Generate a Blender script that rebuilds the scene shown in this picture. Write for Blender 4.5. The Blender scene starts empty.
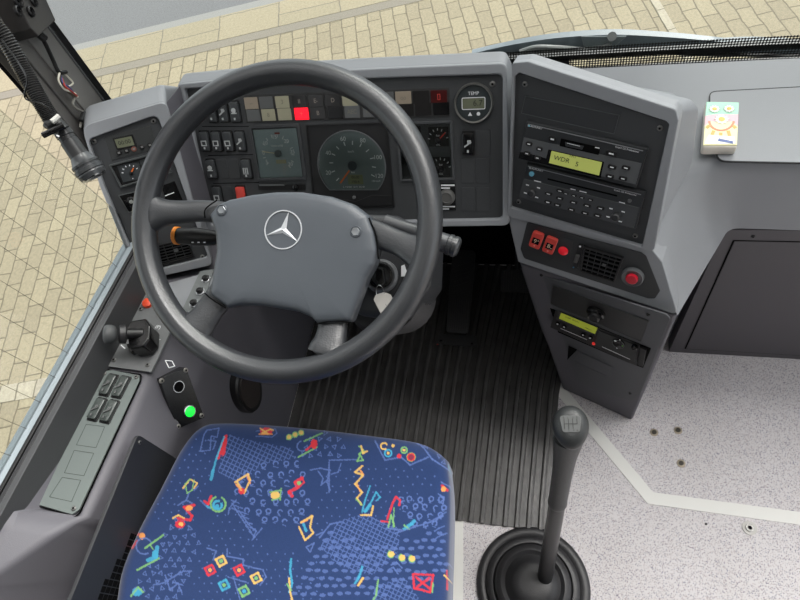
import bpy, math, random
import numpy as np
from mathutils import Vector, Matrix
random.seed(7)
PI = math.pi
SC = bpy.context.scene
COL = SC.collection
# ------------------------------------------------------------------ camera (metres, z = 0 is the cab floor)
def nz(a):
    a = np.array(a, float); return a/np.linalg.norm(a)
CX = nz([.9716, .0408, -.2332])
CD = np.array([.180, .514, .8387]); CD = nz(CD - CX*(CD@CX))
CY = np.cross(CX, CD); CZ = -CD
M3 = np.array([CX, CY, CZ])
CAM = np.array([0, 0, 1.46])
def ray(px, py): return M3@np.array([(px-400)/600, (py-300)/600, 1.])
def at(px, py, t): return CAM+t*ray(px, py)
def onz(px, py, z):
    r = ray(px, py); return CAM+r*(z-CAM[2])/r[2]
def onx(px, py, x):
    r = ray(px, py); return CAM+r*x/r[0]
def ony(px, py, y):
    r = ray(px, py); return CAM+r*y/r[1]
def proj(W):
    q = (np.asarray(W)-CAM)@M3
    return 400+600*q[..., 0]/q[..., 2], 300+600*q[..., 1]/q[..., 2]
cam_d = bpy.data.cameras.new('camera'); cam = bpy.data.objects.new('camera', cam_d); COL.objects.link(cam)
cam_d.sensor_width = 36; cam_d.lens = 27; cam_d.clip_start = .02
R = Matrix(((M3[0][0], -M3[0][1], -M3[0][2]), (M3[1][0], -M3[1][1], -M3[1][2]), (M3[2][0], -M3[2][1], -M3[2][2])))
cam.matrix_world = Matrix.Translation(Vector(CAM)) @ R.to_4x4()
SC.camera = cam

# ------------------------------------------------------------------ materials
def lin(c):
    return tuple((x/255/12.92 if x/255 <= .04045 else ((x/255+.055)/1.055)**2.4) for x in c)+(1,)
MATS = {}
def mat(name, col, rough=.5, metal=0, bump=0, bscale=400, spec=.5, emit=0, var=0, vscale=6, coat=0):
    if name in MATS: return MATS[name]
    m = bpy.data.materials.new(name); m.use_nodes = True; nt = m.node_tree; b = nt.nodes['Principled BSDF']
    b.inputs['Base Color'].default_value = lin(col); b.inputs['Roughness'].default_value = rough
    b.inputs['Metallic'].default_value = metal; b.inputs['Specular IOR Level'].default_value = spec
    b.inputs['Coat Weight'].default_value = coat
    if emit:
        b.inputs['Emission Color'].default_value = lin(col); b.inputs['Emission Strength'].default_value = emit
    tc = nt.nodes.new('ShaderNodeTexCoord')
    if var:
        n = nt.nodes.new('ShaderNodeTexNoise'); n.inputs['Scale'].default_value = vscale; n.inputs['Detail'].default_value = 6
        nt.links.new(tc.outputs['Object'], n.inputs['Vector'])
        mx = nt.nodes.new('ShaderNodeMix'); mx.data_type = 'RGBA'
        mx.inputs[6].default_value = tuple(x*(1-var) for x in lin(col)[:3])+(1,)
        mx.inputs[7].default_value = tuple(min(1, x*(1+var)) for x in lin(col)[:3])+(1,)
        nt.links.new(n.outputs[0], mx.inputs[0]); nt.links.new(mx.outputs[2], b.inputs['Base Color'])
    if bump:
        n = nt.nodes.new('ShaderNodeTexNoise'); n.inputs['Scale'].default_value = bscale; n.inputs['Detail'].default_value = 2
        nt.links.new(tc.outputs['Object'], n.inputs['Vector'])
        bp = nt.nodes.new('ShaderNodeBump'); bp.inputs['Strength'].default_value = bump; bp.inputs['Distance'].default_value = .001
        nt.links.new(n.outputs[0], bp.inputs['Height']); nt.links.new(bp.outputs[0], b.inputs['Normal'])
    MATS[name] = m; return m
SHELL = mat('grey dash plastic', (144, 147, 151), .55, bump=.25, bscale=900, var=.05)
PLATE = mat('charcoal plate plastic', (62, 64, 66), .55, bump=.2, bscale=1200)
SIDE = mat('slate side trim plastic', (92, 91, 97), .6, bump=.25, bscale=800, var=.06)
SWPL = mat('green grey switch panel', (104, 112, 110), .5, bump=.15, bscale=900, var=.04)
BLACK = mat('black plastic', (26, 26, 27), .4)
BLACKG = mat('gloss black plastic', (18, 18, 19), .2)
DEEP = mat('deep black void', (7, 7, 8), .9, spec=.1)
RUB = mat('black rubber', (42, 42, 44), .45, bump=.3, bscale=300, var=.25, vscale=14)
MATR = mat('ribbed rubber mat', (78, 77, 76), .26, bump=.4, bscale=150, var=.4, vscale=22)
LEATH = mat('grained wheel leather', (48, 50, 53), .34, bump=.35, bscale=420, spec=.75)
HUB = mat('hub pad plastic', (80, 85, 91), .36, bump=.15, bscale=900, var=.08, vscale=9)
CHROME = mat('brushed chrome', (200, 202, 204), .25, 1)
SILV = mat('silver print', (205, 208, 212), .35, .3)
SCREW = mat('dull steel screw', (120, 120, 118), .4, .7)
WHITE = mat('white print', (236, 238, 240), .6)
ORG = mat('orange plastic', (232, 140, 48), .4)
ORN = mat('orange needle', (240, 120, 50), .4)
REDN = mat('red plastic', (214, 62, 52), .35)
REDS = mat('salmon red switch', (222, 78, 68), .35)
CREAM = mat('cream lens', (160, 157, 134), .35)
AMB = mat('pale amber lens', (152, 140, 124), .35)
LGREY = mat('grey lens', (96, 98, 98), .3)
DLENS = mat('dark lens', (36, 35, 35), .18)
DRED = mat('dark red lens', (70, 24, 24), .2)
LCDG = mat('grey green display', (112, 116, 96), .25)
LCDY = mat('lit yellow green display', (172, 180, 96), .3, emit=.25)
LCDY2 = mat('lit olive display', (150, 160, 40), .3, emit=.3)
INK = mat('display ink', (36, 40, 30), .5)
DIAL = mat('blue grey dial', (112, 124, 126), .3, var=.12, vscale=20)
DIAL2 = mat('pale tachometer dial', (160, 174, 178), .25, var=.1, vscale=25)
CARD = mat('grey enamel', (150, 156, 160), .4)
WPAINT = mat('pale blue grey body paint', (148, 158, 164), .4)
RADIO = mat('radio fascia', (50, 52, 54), .38)

def speckle():
    m = bpy.data.materials.new('speckled vinyl floor'); m.use_nodes = True; nt = m.node_tree; b = nt.nodes['Principled BSDF']
    tc = nt.nodes.new('ShaderNodeTexCoord'); b.inputs['Roughness'].default_value = .6
    prev = None
    base = nt.nodes.new('ShaderNodeTexNoise'); base.inputs['Scale'].default_value = 7; base.inputs['Detail'].default_value = 5
    nt.links.new(tc.outputs['Object'], base.inputs['Vector'])
    mx = nt.nodes.new('ShaderNodeMix'); mx.data_type = 'RGBA'
    mx.inputs[6].default_value = lin((200, 196, 196)); mx.inputs[7].default_value = lin((214, 211, 214))
    nt.links.new(base.outputs[0], mx.inputs[0]); prev = mx.outputs[2]
    for sc, th, col, off in ((250, .23, (96, 100, 128), 0), (280, .22, (124, 102, 112), 3.3), (320, .27, (178, 168, 170), 7.1), (210, .17, (52, 58, 90), 11.7)):
        mp = nt.nodes.new('ShaderNodeMapping'); mp.inputs['Location'].default_value = (off, off*.7, 0)
        nt.links.new(tc.outputs['Object'], mp.inputs['Vector'])
        v = nt.nodes.new('ShaderNodeTexVoronoi'); v.inputs['Scale'].default_value = sc
        nt.links.new(mp.outputs[0], v.inputs['Vector'])
        lt = nt.nodes.new('ShaderNodeMath'); lt.operation = 'LESS_THAN'; lt.inputs[1].default_value = th
        nt.links.new(v.outputs['Distance'], lt.inputs[0])
        mm = nt.nodes.new('ShaderNodeMix'); mm.data_type = 'RGBA'; mm.inputs[7].default_value = lin(col)
        nt.links.new(lt.outputs[0], mm.inputs[0]); nt.links.new(prev, mm.inputs[6]); prev = mm.outputs[2]
    nt.links.new(prev, b.inputs['Base Color']); return m
FLOORM = speckle()
def paving(name, c1, c2, mort, bw, rh, ms, off=.5, bias=0):
    m = bpy.data.materials.new(name); m.use_nodes = True; nt = m.node_tree; b = nt.nodes['Principled BSDF']; b.inputs['Roughness'].default_value = .85
    tc = nt.nodes.new('ShaderNodeTexCoord')
    ns = nt.nodes.new('ShaderNodeTexNoise'); ns.inputs['Scale'].default_value = 9; ns.inputs['Detail'].default_value = 3
    nt.links.new(tc.outputs['Object'], ns.inputs['Vector'])
    ad = nt.nodes.new('ShaderNodeMix'); ad.data_type = 'RGBA'; ad.blend_type = 'LINEAR_LIGHT'; ad.inputs[0].default_value = .012
    nt.links.new(tc.outputs['Object'], ad.inputs[6]); nt.links.new(ns.outputs[1], ad.inputs[7])
    br = nt.nodes.new('ShaderNodeTexBrick'); nt.links.new(ad.outputs[2], br.inputs['Vector'])
    br.inputs['Scale'].default_value = 1; br.inputs['Brick Width'].default_value = bw; br.inputs['Row Height'].default_value = rh
    br.inputs['Mortar Size'].default_value = ms; br.inputs['Mortar Smooth'].default_value = .6; br.offset = off; br.inputs['Bias'].default_value = bias
    br.inputs['Color1'].default_value = lin(c1); br.inputs['Color2'].default_value = lin(c2); br.inputs['Mortar'].default_value = lin(mort)
    n2 = nt.nodes.new('ShaderNodeTexNoise'); n2.inputs['Scale'].default_value = 55; n2.inputs['Detail'].default_value = 5; n2.inputs['Roughness'].default_value = .7
    nt.links.new(tc.outputs['Object'], n2.inputs['Vector'])
    rmp = nt.nodes.new('ShaderNodeMapRange'); rmp.inputs[1].default_value = .3; rmp.inputs[2].default_value = .7; rmp.inputs[3].default_value = .78; rmp.inputs[4].default_value = 1.15
    nt.links.new(n2.outputs[0], rmp.inputs[0])
    mu = nt.nodes.new('ShaderNodeMix'); mu.data_type = 'RGBA'; mu.blend_type = 'MULTIPLY'; mu.inputs[0].default_value = 1
    nt.links.new(br.outputs[0], mu.inputs[6]); nt.links.new(rmp.outputs[0], mu.inputs[7]); nt.links.new(mu.outputs[2], b.inputs['Base Color'])
    return m
def asphalt(name, c, s=.18):
    m = mat(name, c, .9, var=s, vscale=60); return m
def glass(name, tint=(1, 1, 1), refl=.06):
    m = bpy.data.materials.new(name); m.use_nodes = True; nt = m.node_tree; nt.nodes.clear()
    o = nt.nodes.new('ShaderNodeOutputMaterial'); t = nt.nodes.new('ShaderNodeBsdfTransparent'); t.inputs[0].default_value = tint+(1,)
    g = nt.nodes.new('ShaderNodeBsdfGlossy'); g.inputs['Roughness'].default_value = .02
    f = nt.nodes.new('ShaderNodeFresnel'); f.inputs[0].default_value = 1.3
    x = nt.nodes.new('ShaderNodeMixShader'); nt.links.new(f.outputs[0], x.inputs[0]); nt.links.new(t.outputs[0], x.inputs[1]); nt.links.new(g.outputs[0], x.inputs[2])
    nt.links.new(x.outputs[0], o.inputs[0]); return m
GLASS = glass('window glass', (.95, .97, .96))
def frit():
    m = bpy.data.materials.new('dotted black glass print'); m.use_nodes = True; nt = m.node_tree; b = nt.nodes['Principled BSDF']
    b.inputs['Base Color'].default_value = (.008, .008, .008, 1); b.inputs['Roughness'].default_value = .3
    o = nt.nodes['Material Output']
    tc = nt.nodes.new('ShaderNodeTexCoord'); sp = nt.nodes.new('ShaderNodeSeparateXYZ'); nt.links.new(tc.outputs['Object'], sp.inputs[0])
    def m_(op, a, bb=None, c=None):
        n = nt.nodes.new('ShaderNodeMath'); n.operation = op
        for i, v in enumerate((a, bb, c)):
            if v is None: continue
            if isinstance(v, (int, float)): n.inputs[i].default_value = v
            else: nt.links.new(v, n.inputs[i])
        return n.outputs[0]
    k = 2*PI/.0075
    s1 = m_('SINE', m_('MULTIPLY', m_('ADD', sp.outputs[0], sp.outputs[2]), k*.7)); s2 = m_('SINE', m_('MULTIPLY', m_('SUBTRACT', sp.outputs[0], sp.outputs[2]), k*.7))
    hole = m_('GREATER_THAN', m_('MULTIPLY', s1, s2), .06)
    tr = nt.nodes.new('ShaderNodeBsdfTransparent'); x = nt.nodes.new('ShaderNodeMixShader')
    nt.links.new(hole, x.inputs[0]); nt.links.new(b.outputs[0], x.inputs[1]); nt.links.new(tr.outputs[0], x.inputs[2]); nt.links.new(x.outputs[0], o.inputs[0])
    return m
FRIT = frit()

# ------------------------------------------------------------------ objects
ORIG = {}
def thing(name, label, cat, loc, group=None):
    o = bpy.data.objects.new(name, None); COL.objects.link(o); o.empty_display_size = .02
    o.location = Vector([float(x) for x in loc]); ORIG[o.name] = np.array(loc, float)
    o['label'] = label; o['category'] = cat
    if group: o['group'] = group
    return o
def emit(name, G, m, parent=None, smooth=True, bev=0, seg=2, ang=35, label=None, cat=None, kind=None, group=None):
    V, F = G; V = np.array(V, float)
    if parent is not None: org = ORIG[parent.name]
    elif kind == 'structure': org = np.zeros(3)
    else: org = np.array([V[:, 0].mean(), V[:, 1].mean(), V[:, 2].min()])
    me = bpy.data.meshes.new(name); me.from_pydata((V-org).tolist(), [], [list(map(int, f)) for f in F]); me.update()
    me.materials.append(m)
    import bmesh
    b = bmesh.new(); b.from_mesh(me); bmesh.ops.recalc_face_normals(b, faces=b.faces); b.to_mesh(me); b.free()
    if smooth:
        me.polygons.foreach_set('use_smooth', [True]*len(me.polygons))
        if not bev: me.set_sharp_from_angle(angle=math.radians(ang))
    o = bpy.data.objects.new(name, me); COL.objects.link(o); ORIG[o.name] = org
    if parent is not None: o.parent = parent
    else: o.location = Vector(org.tolist())
    if bev:
        md = o.modifiers.new('bevel', 'BEVEL'); md.width = bev; md.segments = seg; md.limit_method = 'ANGLE'; md.angle_limit = math.radians(30); md.harden_normals = True
        md.use_clamp_overlap = True
    if label: o['label'] = label
    if cat: o['category'] = cat
    if kind: o['kind'] = kind
    if group: o['group'] = group
    return o
def join(*gs):
    V = []; F = []
    for g in gs:
        k = len(V); V += [list(v) for v in g[0]]; F += [[i+k for i in f] for f in g[1]]
    return V, F
def loft(rings, closed=True, cap=True):
    n = len(rings[0]); V = [p for r in rings for p in r]; F = []
    for i in range(len(rings)-1):
        for j in range(n if closed else n-1):
            a = i*n+j; b = i*n+(j+1) % n; F.append([a, b, b+n, a+n])
    if cap:
        F.append(list(range(n))[::-1]); F.append([len(V)-n+j for j in range(n)])
    return V, F
def box3(c, s, rz=0):
    c = np.array(c, float); V = []
    for z in (-1, 1):
        for x, y in ((-1, -1), (1, -1), (1, 1), (-1, 1)):
            X = x*s[0]/2; Y = y*s[1]/2; V.append(c+np.array([X*math.cos(rz)-Y*math.sin(rz), X*math.sin(rz)+Y*math.cos(rz), z*s[2]/2]))
    return loft([V[:4], V[4:]])
def fillet(P, r, n=5):
    P = [np.array(p, float) for p in P]; out = []; N = len(P)
    rr = r if isinstance(r, (list, tuple)) else [r]*N
    for i in range(N):
        a, b, c = P[i-1], P[i], P[(i+1) % N]; ri = rr[i]
        if ri <= 0: out.append(b); continue
        d1 = a-b; d2 = c-b; l1 = np.linalg.norm(d1); l2 = np.linalg.norm(d2); d1 = d1/l1; d2 = d2/l2
        cosv = np.clip(d1@d2, -1, 1); th = math.acos(cosv)
        t = min(ri/max(math.tan(th/2), .05) if th < PI-.05 else ri, l1*.45, l2*.45)
        if th > PI-.05: t = min(ri, l1*.45, l2*.45)
        p1 = b+d1*t; p2 = b+d2*t
        for k in range(n+1):
            s = k/n; out.append((1-s)**2*p1+2*s*(1-s)*b+s*s*p2)
    return out
def tube(P, r, seg=10, cap=True):
    P = [np.array(p, float) for p in P]; n = len(P); rr = r if hasattr(r, '__len__') else [r]*n
    up = np.array([0, 0, 1.]); rings = []; prev = None
    for i in range(n):
        t = nz(P[min(i+1, n-1)]-P[max(i-1, 0)])
        if prev is None:
            a = np.cross(t, up)
            if np.linalg.norm(a) < .1: a = np.cross(t, [1, 0, 0])
        else: a = prev-t*(prev@t)
        a = nz(a); prev = a; b = np.cross(t, a)
        rings.append([P[i]+rr[i]*(math.cos(2*PI*k/seg)*a+math.sin(2*PI*k/seg)*b) for k in range(seg)])
    return loft(rings, True, cap)
def smoothpath(P, n=8):
    P = [np.array(p, float) for p in P]; Q = [2*P[0]-P[1]]+P+[2*P[-1]-P[-2]]; out = []
    for i in range(1, len(Q)-2):
        for k in range(n):
            t = k/n; a, b, c, d = Q[i-1], Q[i], Q[i+1], Q[i+2]
            out.append(.5*((2*b)+(-a+c)*t+(2*a-5*b+4*c-d)*t*t+(-a+3*b-3*c+d)*t**3))
    out.append(P[-1]); return out
class Fr:
    def __init__(s, n, p, u):
        s.n = nz(n); s.p = np.array(p, float); u = np.array(u, float); s.u = nz(u-s.n*(u@s.n)); s.v = np.cross(s.n, s.u)
    def pt(s, px, py, h=0):
        r = ray(px, py); return CAM+r*(s.n@(s.p+s.n*h-CAM))/(s.n@r)
    def c(s, px, py, h=0):
        d = s.pt(px, py, h)-s.p; return np.array([d@s.u, d@s.v])
    def w(s, ab, h=0): return s.p+s.u*ab[0]+s.v*ab[1]+s.n*h
    def prism(s, P2, h0, h1, r=0, n=5):
        P2 = fillet(P2, r, n) if r else [np.array(q, float) for q in P2]
        return loft([[s.w(q, h0) for q in P2], [s.w(q, h1) for q in P2]])
    def pp(s, px, h0, h1, r=0, n=5, hh=None):
        return s.prism([s.c(x, y, h1 if hh is None else hh) for x, y in px], h0, h1, r, n)
    def rect(s, x0, y0, x1, y1, h=0):
        xc, yc = (x0+x1)/2, (y0+y1)/2; c = s.c(xc, yc, h)
        w = abs(s.c(x1, yc, h)[0]-s.c(x0, yc, h)[0]); hh = abs(s.c(xc, y1, h)[1]-s.c(xc, y0, h)[1]); return c, w, hh
    def rbox(s, x0, y0, x1, y1, h0, h1, r=0, g=1.0):
        c, w, h = s.rect(x0, y0, x1, y1, h1); return s.box(c, w*g, h*g, h0, h1, r)
    def box(s, c, w, h, h0, h1, r=0):
        return s.prism([(c[0]-w/2, c[1]-h/2), (c[0]+w/2, c[1]-h/2), (c[0]+w/2, c[1]+h/2), (c[0]-w/2, c[1]+h/2)], h0, h1, r, 4)
    def lathe(s, c, prof, seg=24, cap=True):
        return loft([[s.w((c[0]+r*math.cos(2*PI*k/seg), c[1]+r*math.sin(2*PI*k/seg)), h) for k in range(seg)] for r, h in prof], True, cap)
    def frame(s, P2, wd, h0, h1, r=0):
        P2 = [np.array(q, float) for q in P2]; N = len(P2); inn = []
        for i in range(N):
            a, b, c = P2[i-1], P2[i], P2[(i+1) % N]; d1 = nz(b-a); d2 = nz(c-b)
            n1 = np.array([-d1[1], d1[0]]); n2 = np.array([-d2[1], d2[0]]); m = nz(n1+n2); inn.append((b, m, 1/max(.3, m@n1)))
        area = sum(P2[i-1][0]*P2[i][1]-P2[i][0]*P2[i-1][1] for i in range(N)); sg = 1 if area > 0 else -1
        I2 = [b+sg*m*k*wd for b, m, k in inn]
        O = fillet(P2, r) if r else P2; I = fillet(I2, max(r-wd, r*.3)) if r else I2
        n = len(O); V = [s.w(q, h0) for q in O]+[s.w(q, h1) for q in O]+[s.w(q, h1) for q in I]+[s.w(q, h0) for q in I]; F = []
        for a, b in ((0, 1), (1, 2), (2, 3), (3, 0)):
            for j in range(n): F.append([a*n+j, a*n+(j+1) % n, b*n+(j+1) % n, b*n+j])
        return V, F
    def fpx(s, px, wd, h0, h1, r=0): return s.frame([s.c(x, y, h1) for x, y in px], wd, h0, h1, r)
    def bar(s, a, b, w, h0, h1):
        a = np.array(a); b = np.array(b); d = nz(b-a); n = np.array([-d[1], d[0]])*w/2
        return s.prism([a-n, b-n, b+n, a+n], h0, h1)
    def bpx(s, a, b, w, h0, h1): return s.bar(s.c(*a, h1), s.c(*b, h1), w, h0, h1)
_tx = 0
def textG(fr, c, txt, size, h, rot=0, thick=.0002, align='CENTER', shear=0, sx=1):
    cu = bpy.data.curves.new('t', 'FONT'); cu.body = txt; cu.size = size; cu.align_x = align; cu.align_y = 'CENTER'; cu.extrude = thick/2; cu.resolution_u = 3; cu.shear = shear
    o = bpy.data.objects.new('t', cu); COL.objects.link(o); bpy.context.view_layer.update()
    dg = bpy.context.evaluated_depsgraph_get(); me = bpy.data.meshes.new_from_object(o.evaluated_get(dg))
    cr, sr = math.cos(rot), math.sin(rot); V = []
    for v in me.vertices:
        x, y, z = v.co; x *= sx; V.append(fr.w((c[0]+x*cr-y*sr, c[1]+x*sr+y*cr), h+z+thick/2))
    F = [list(p.vertices) for p in me.polygons]
    bpy.data.objects.remove(o); bpy.data.curves.remove(cu); bpy.data.meshes.remove(me)
    return V, F
def screw(fr, px, py, parent, r=.0042, h=0, m=None, name='screw'):
    c = fr.c(px, py, h)
    o = emit(name, fr.lathe(c, [(r, h-.001), (r, h+.0012), (r*.75, h+.002), (.0001, h+.0021)], 14), m or SCREW, parent)
    emit('screw_recess', fr.lathe(c, [(r*.42, h+.0015), (r*.42, h+.0024)], 6), DEEP, o)
    return o

# ------------------------------------------------------------------ reference planes of the cab
cd = nz(M3@np.array([97, 1300, 600.])); cu_ = np.array([1., 0, 0]); cd = nz(cd-cu_*(cd@cu_))
CL = Fr(np.cross(cd, cu_), at(345, 150, 1.08), cu_)
ku = nz(M3@np.array([1537, 557, -600.])); kd = nz(M3@np.array([80, 660, 600.])); kd = nz(kd-ku*(kd@ku))
K = Fr(np.cross(kd, ku), at(582, 153, .92), ku)
pu = nz(M3@np.array([1, -.255, .148])); pd = nz(M3@np.array([244, 1306, 600.])); pd = nz(pd-pu*(pd@pu))
P = Fr(np.cross(pd, pu), at(182, 150, 1.09), pu)
ya, ta = .114, math.radians(29.4)
e1 = np.array([math.cos(ya), math.sin(ya), 0]); ef = np.array([-math.sin(ya), math.cos(ya), 0]); e2 = ef*math.cos(ta)+np.array([0, 0, math.sin(ta)])
WC = at(281, 221, .87)
W = Fr(np.cross(e1, e2), WC, e1)
FL = Fr((0, 0, 1), (0, 0, 0), (1, 0, 0))
BK = nz([.298, .954, 0])

# ------------------------------------------------------------------ ground outside
def groundpiece(name, e0, e1_, m0, m1, z, m, org_rot=15):
    a = math.radians(15); e = np.array([math.cos(a), math.sin(a), 0]); q = np.array([-math.sin(a), math.cos(a), 0])
    me = bpy.data.meshes.new(name)
    V = [(m0, -e0, 0), (m1, -e0, 0), (m1, -e1_, 0), (m0, -e1_, 0)]
    V = V+[(x, y, -.15) for x, y, _ in V]
    me.from_pydata(V, [], [[0, 1, 2, 3][::-1], [4, 5, 6, 7], [0, 1, 5, 4], [1, 2, 6, 5], [2, 3, 7, 6], [3, 0, 4, 7]]); me.update(); me.materials.append(m)
    o = bpy.data.objects.new(name, me); COL.objects.link(o); o.location = (0, 0, z)
    o.rotation_euler = (0, 0, a+PI/2); o['kind'] = 'structure'; return o
PAVE = paving('worn yellow paving bricks', (126, 118, 98), (115, 107, 89), (86, 79, 64), .18, .091, .006)
SLAB = paving('yellow kerb slabs', (126, 118, 98), (120, 113, 94), (92, 86, 75), .3, .46, .006)
COBB = paving('grey stone course', (124, 118, 108), (140, 134, 118), (94, 88, 76), .2, .1, .006)
groundpiece('ground', -14, 14, -10, 3.97, -1.0, PAVE)
groundpiece('trim_kerb_strip', -14, 14, 3.97, 4.06, -.998, asphalt('grey mortar strip', (104, 99, 90)))
groundpiece('trim_kerb_slabs', -14, 14, 4.06, 4.37, -.996, SLAB)
groundpiece('trim_gutter', -14, 14, 4.37, 4.46, -1.0, asphalt('pale gutter concrete', (110, 110, 108), .08))
groundpiece('ground_road', -16, 16, 4.46, 22, -1.0, asphalt('asphalt', (86, 87, 89), .25))
groundpiece('trim_stone_course', -14, -.75, 1.40, 1.50, -.998, COBB)
groundpiece('trim_brick_course', 1.50, 1.55, 1.6, 3.97, -.997, COBB)

# ------------------------------------------------------------------ cab floor
floor = emit('floor', box3((.38, -.75, -.03), (2.44, 3.5, .06)), FLOORM, kind='structure', bev=.001)
white = mat('off white edging strip', (222, 222, 218), .5, var=.05)
def fstrip(name, pts, wdt):
    P2 = [FL.c(x, y, .001) for x, y in pts]; g = []
    L = []; Rr = []
    for i, p in enumerate(P2):
        d1 = nz(P2[i]-P2[i-1]) if i else nz(P2[1]-P2[0]); d2 = nz(P2[i+1]-P2[i]) if i < len(P2)-1 else d1
        n = nz(np.array([-(d1+d2)[1], (d1+d2)[0]])); k = 1/(n@np.array([-d1[1], d1[0]])); L.append(p+n*k*wdt/2); Rr.append(p-n*k*wdt/2)
    return emit(name, FL.prism(L+Rr[::-1], 0, .0015), white, kind='structure')
fstrip('trim_floor_edge', [(545, 372), (650.5, 498), (1150, 566)], .027)
fstrip('trim_floor_seat_edge', [(458, 521), (457.5, 640)], .024)
# ribbed mat (one piece, ribs run fore and aft)
def mat_mesh():
    x0, x1 = -.648, .031; pitch = .0262; prof = [(x0, 0), ]
    x = x1; xs = []
    n = int((x1-x0)/pitch)
    pr = [(x0, .002)]
    for i in range(n, 0, -1):
        a = x1-i*pitch
        pr += [(a+.0015, .002), (a+.0035, .0095), (a+.0055, .0112), (a+.0105, .0112), (a+.0128, .0095), (a+.0148, .002)]
    pr += [(x1, .002)]
    def xr(xx, y):  # right edge follows the console foot and the edging strip
        return xx+(0 if y < .30 else (y-.30)*.05+max(0, y-.63)*.2)*((xx-x0)/(x1-x0))**3
    ys = np.linspace(.268, .985, 14); rings = []
    for y in ys:
        r = [(xr(xx, y), y, z) for xx, z in pr]+[(xr(x1, y), y, 0), (x0, y, 0)]
        rings.append(r)
    return loft(rings)
emit('rubber_mat', mat_mesh(), MATR, smooth=False, label='black ribbed rubber mat covering the driver footwell floor', cat='floor mat')
for i, (x, y, r) in enumerate(((654, 432.5, .0055), (678, 430.5, .0055), (681, 463.5, .0055))):
    c = FL.c(x, y, 0); lb = ('small black floor bolt nearest the gear lever, left of the group of three', 'small black floor bolt at the back right of the group of three', 'small black floor bolt at the front of the group of three')[i]
    o = thing('floor_bolt', lb, 'bolt', (c[0], c[1], 0), 'small black floor bolts')
    emit('washer', FL.lathe(c, [(r*1.7, 0), (r*1.7, .0012), (r*1.2, .0018)], 16), mat('stained washer', (150, 140, 124), .5, .4), o)
    emit('bolt_head', FL.lathe(c, [(r, .001), (r, .004), (r*.5, .0042)], 8), mat('dark brass', (52, 48, 40), .5, .4), o)
c = FL.c(749.5, 528, 0)
o = thing('ringed_floor_bolt', 'steel floor bolt in a pale ring beside the white edging strip', 'bolt', (c[0], c[1], 0))
emit('ring', FL.lathe(c, [(.0145, 0), (.0145, .002), (.008, .002)], 24), mat('pale ring', (190, 188, 184), .5), o)
emit('bolt_head', FL.lathe(c, [(.0085, .001), (.0085, .004), (.004, .0042), (.004, .002)], 12), SCREW, o)
emit('floor_stud', FL.lathe(FL.c(706, 524, 0), [(.0025, 0), (.0025, .002), (.001, .003)], 10), BLACK, label='tiny black stud in the floor left of the ringed bolt', cat='bolt')

# ------------------------------------------------------------------ steering wheel
wheel = thing('steering_wheel', 'large four spoke steering wheel with dark leather rim in front of the instruments', 'steering wheel', WC)
def rim():
    Rc, r = .2178, .0184; seg, ms = 160, 30; rings = []
    for i in range(seg):
        a = 2*PI*i/seg; ring = []
        for k in range(ms):
            b = 2*PI*k/ms; rr = r
            bd = math.degrees(b)
            if abs(bd-132) < 4: rr = r-.0011
            d = Rc+rr*math.cos(b)*.97; ring.append(W.w((d*math.cos(a), d*math.sin(a)), rr*math.sin(b)*1.05))
        rings.append(ring)
    V = [p for q in rings for p in q]; F = []
    for i in range(seg):
        for k in range(ms):
            a = i*ms+k; b = i*ms+(k+1) % ms; c_ = ((i+1) % seg)*ms; F.append([a, b, c_+(k+1) % ms, c_+k])
    return V, F
emit('rim', rim(), LEATH, wheel, ang=180)
def spoke(pts):   # (px, py, half width px, height of centre, half thickness)
    C_ = [W.c(x, y, h) for x, y, w_, h, t in pts]
    Q = [np.array([c_[0], c_[1], h, w_*.00143, t]) for c_, (x, y, w_, h, t) in zip(C_, pts)]
    Q = smoothpath(Q, 6); rings = []
    for i, q in enumerate(Q):
        d = nz((Q[min(i+1, len(Q)-1)]-Q[max(i-1, 0)])[:2]); n = np.array([-d[1], d[0]]); ring = []
        for k in range(20):
            a = 2*PI*k/20; ca, sa = math.cos(a), math.sin(a)
            ca = math.copysign(abs(ca)**.8, ca); sa = math.copysign(abs(sa)**.8, sa)
            ring.append(W.w((q[0]+n[0]*q[3]*ca, q[1]+n[1]*q[3]*ca), q[2]+q[4]*sa))
        rings.append(ring)
    return loft(rings)
SP = [[(149, 213, 24, -.002, .012), (155, 213, 20, -.002, .0145), (166, 212.5, 14, -.004, .014), (182, 212, 12, -.008, .0125), (205, 211, 11.5, -.012, .011), (240, 215, 12, -.018, .010)],
      [(429, 256, 24, -.002, .012), (422, 253, 22, -.002, .0145), (411, 249, 15, -.004, .014), (396, 242, 12.5, -.008, .0125), (374, 234, 14, -.012, .011), (340, 225, 15, -.018, .010)],
      [(185, 339, 17, -.002, .011), (189, 335, 20, -.002, .0130), (195, 329, 19, -.004, .014), (204, 318, 15.5, -.008, .0125), (217, 300, 15, -.014, .011), (235, 275, 15, -.018, .010)],
      [(325, 357, 16, -.002, .011), (326.5, 354, 20, -.002, .0130), (328, 348, 19, -.004, .014), (331, 337, 16, -.008, .0125), (333, 320, 15.5, -.014, .011), (330, 290, 17, -.018, .010)]]
for s_ in SP: emit('spoke', spoke(s_), LEATH, wheel, ang=180)
PAD = [(207, 214), (215, 204), (227, 198.5), (250, 193.5), (275, 190.5), (300, 190.5), (330, 195), (353, 203), (369, 215), (375, 231), (377.5, 250), (374, 264), (366, 278), (359, 297), (350, 322), (317, 324.5),
       (311, 318), (297, 312), (262, 306), (240, 305), (225, 308), (207, 295), (210, 275), (214, 250), (213, 232)]
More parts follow.
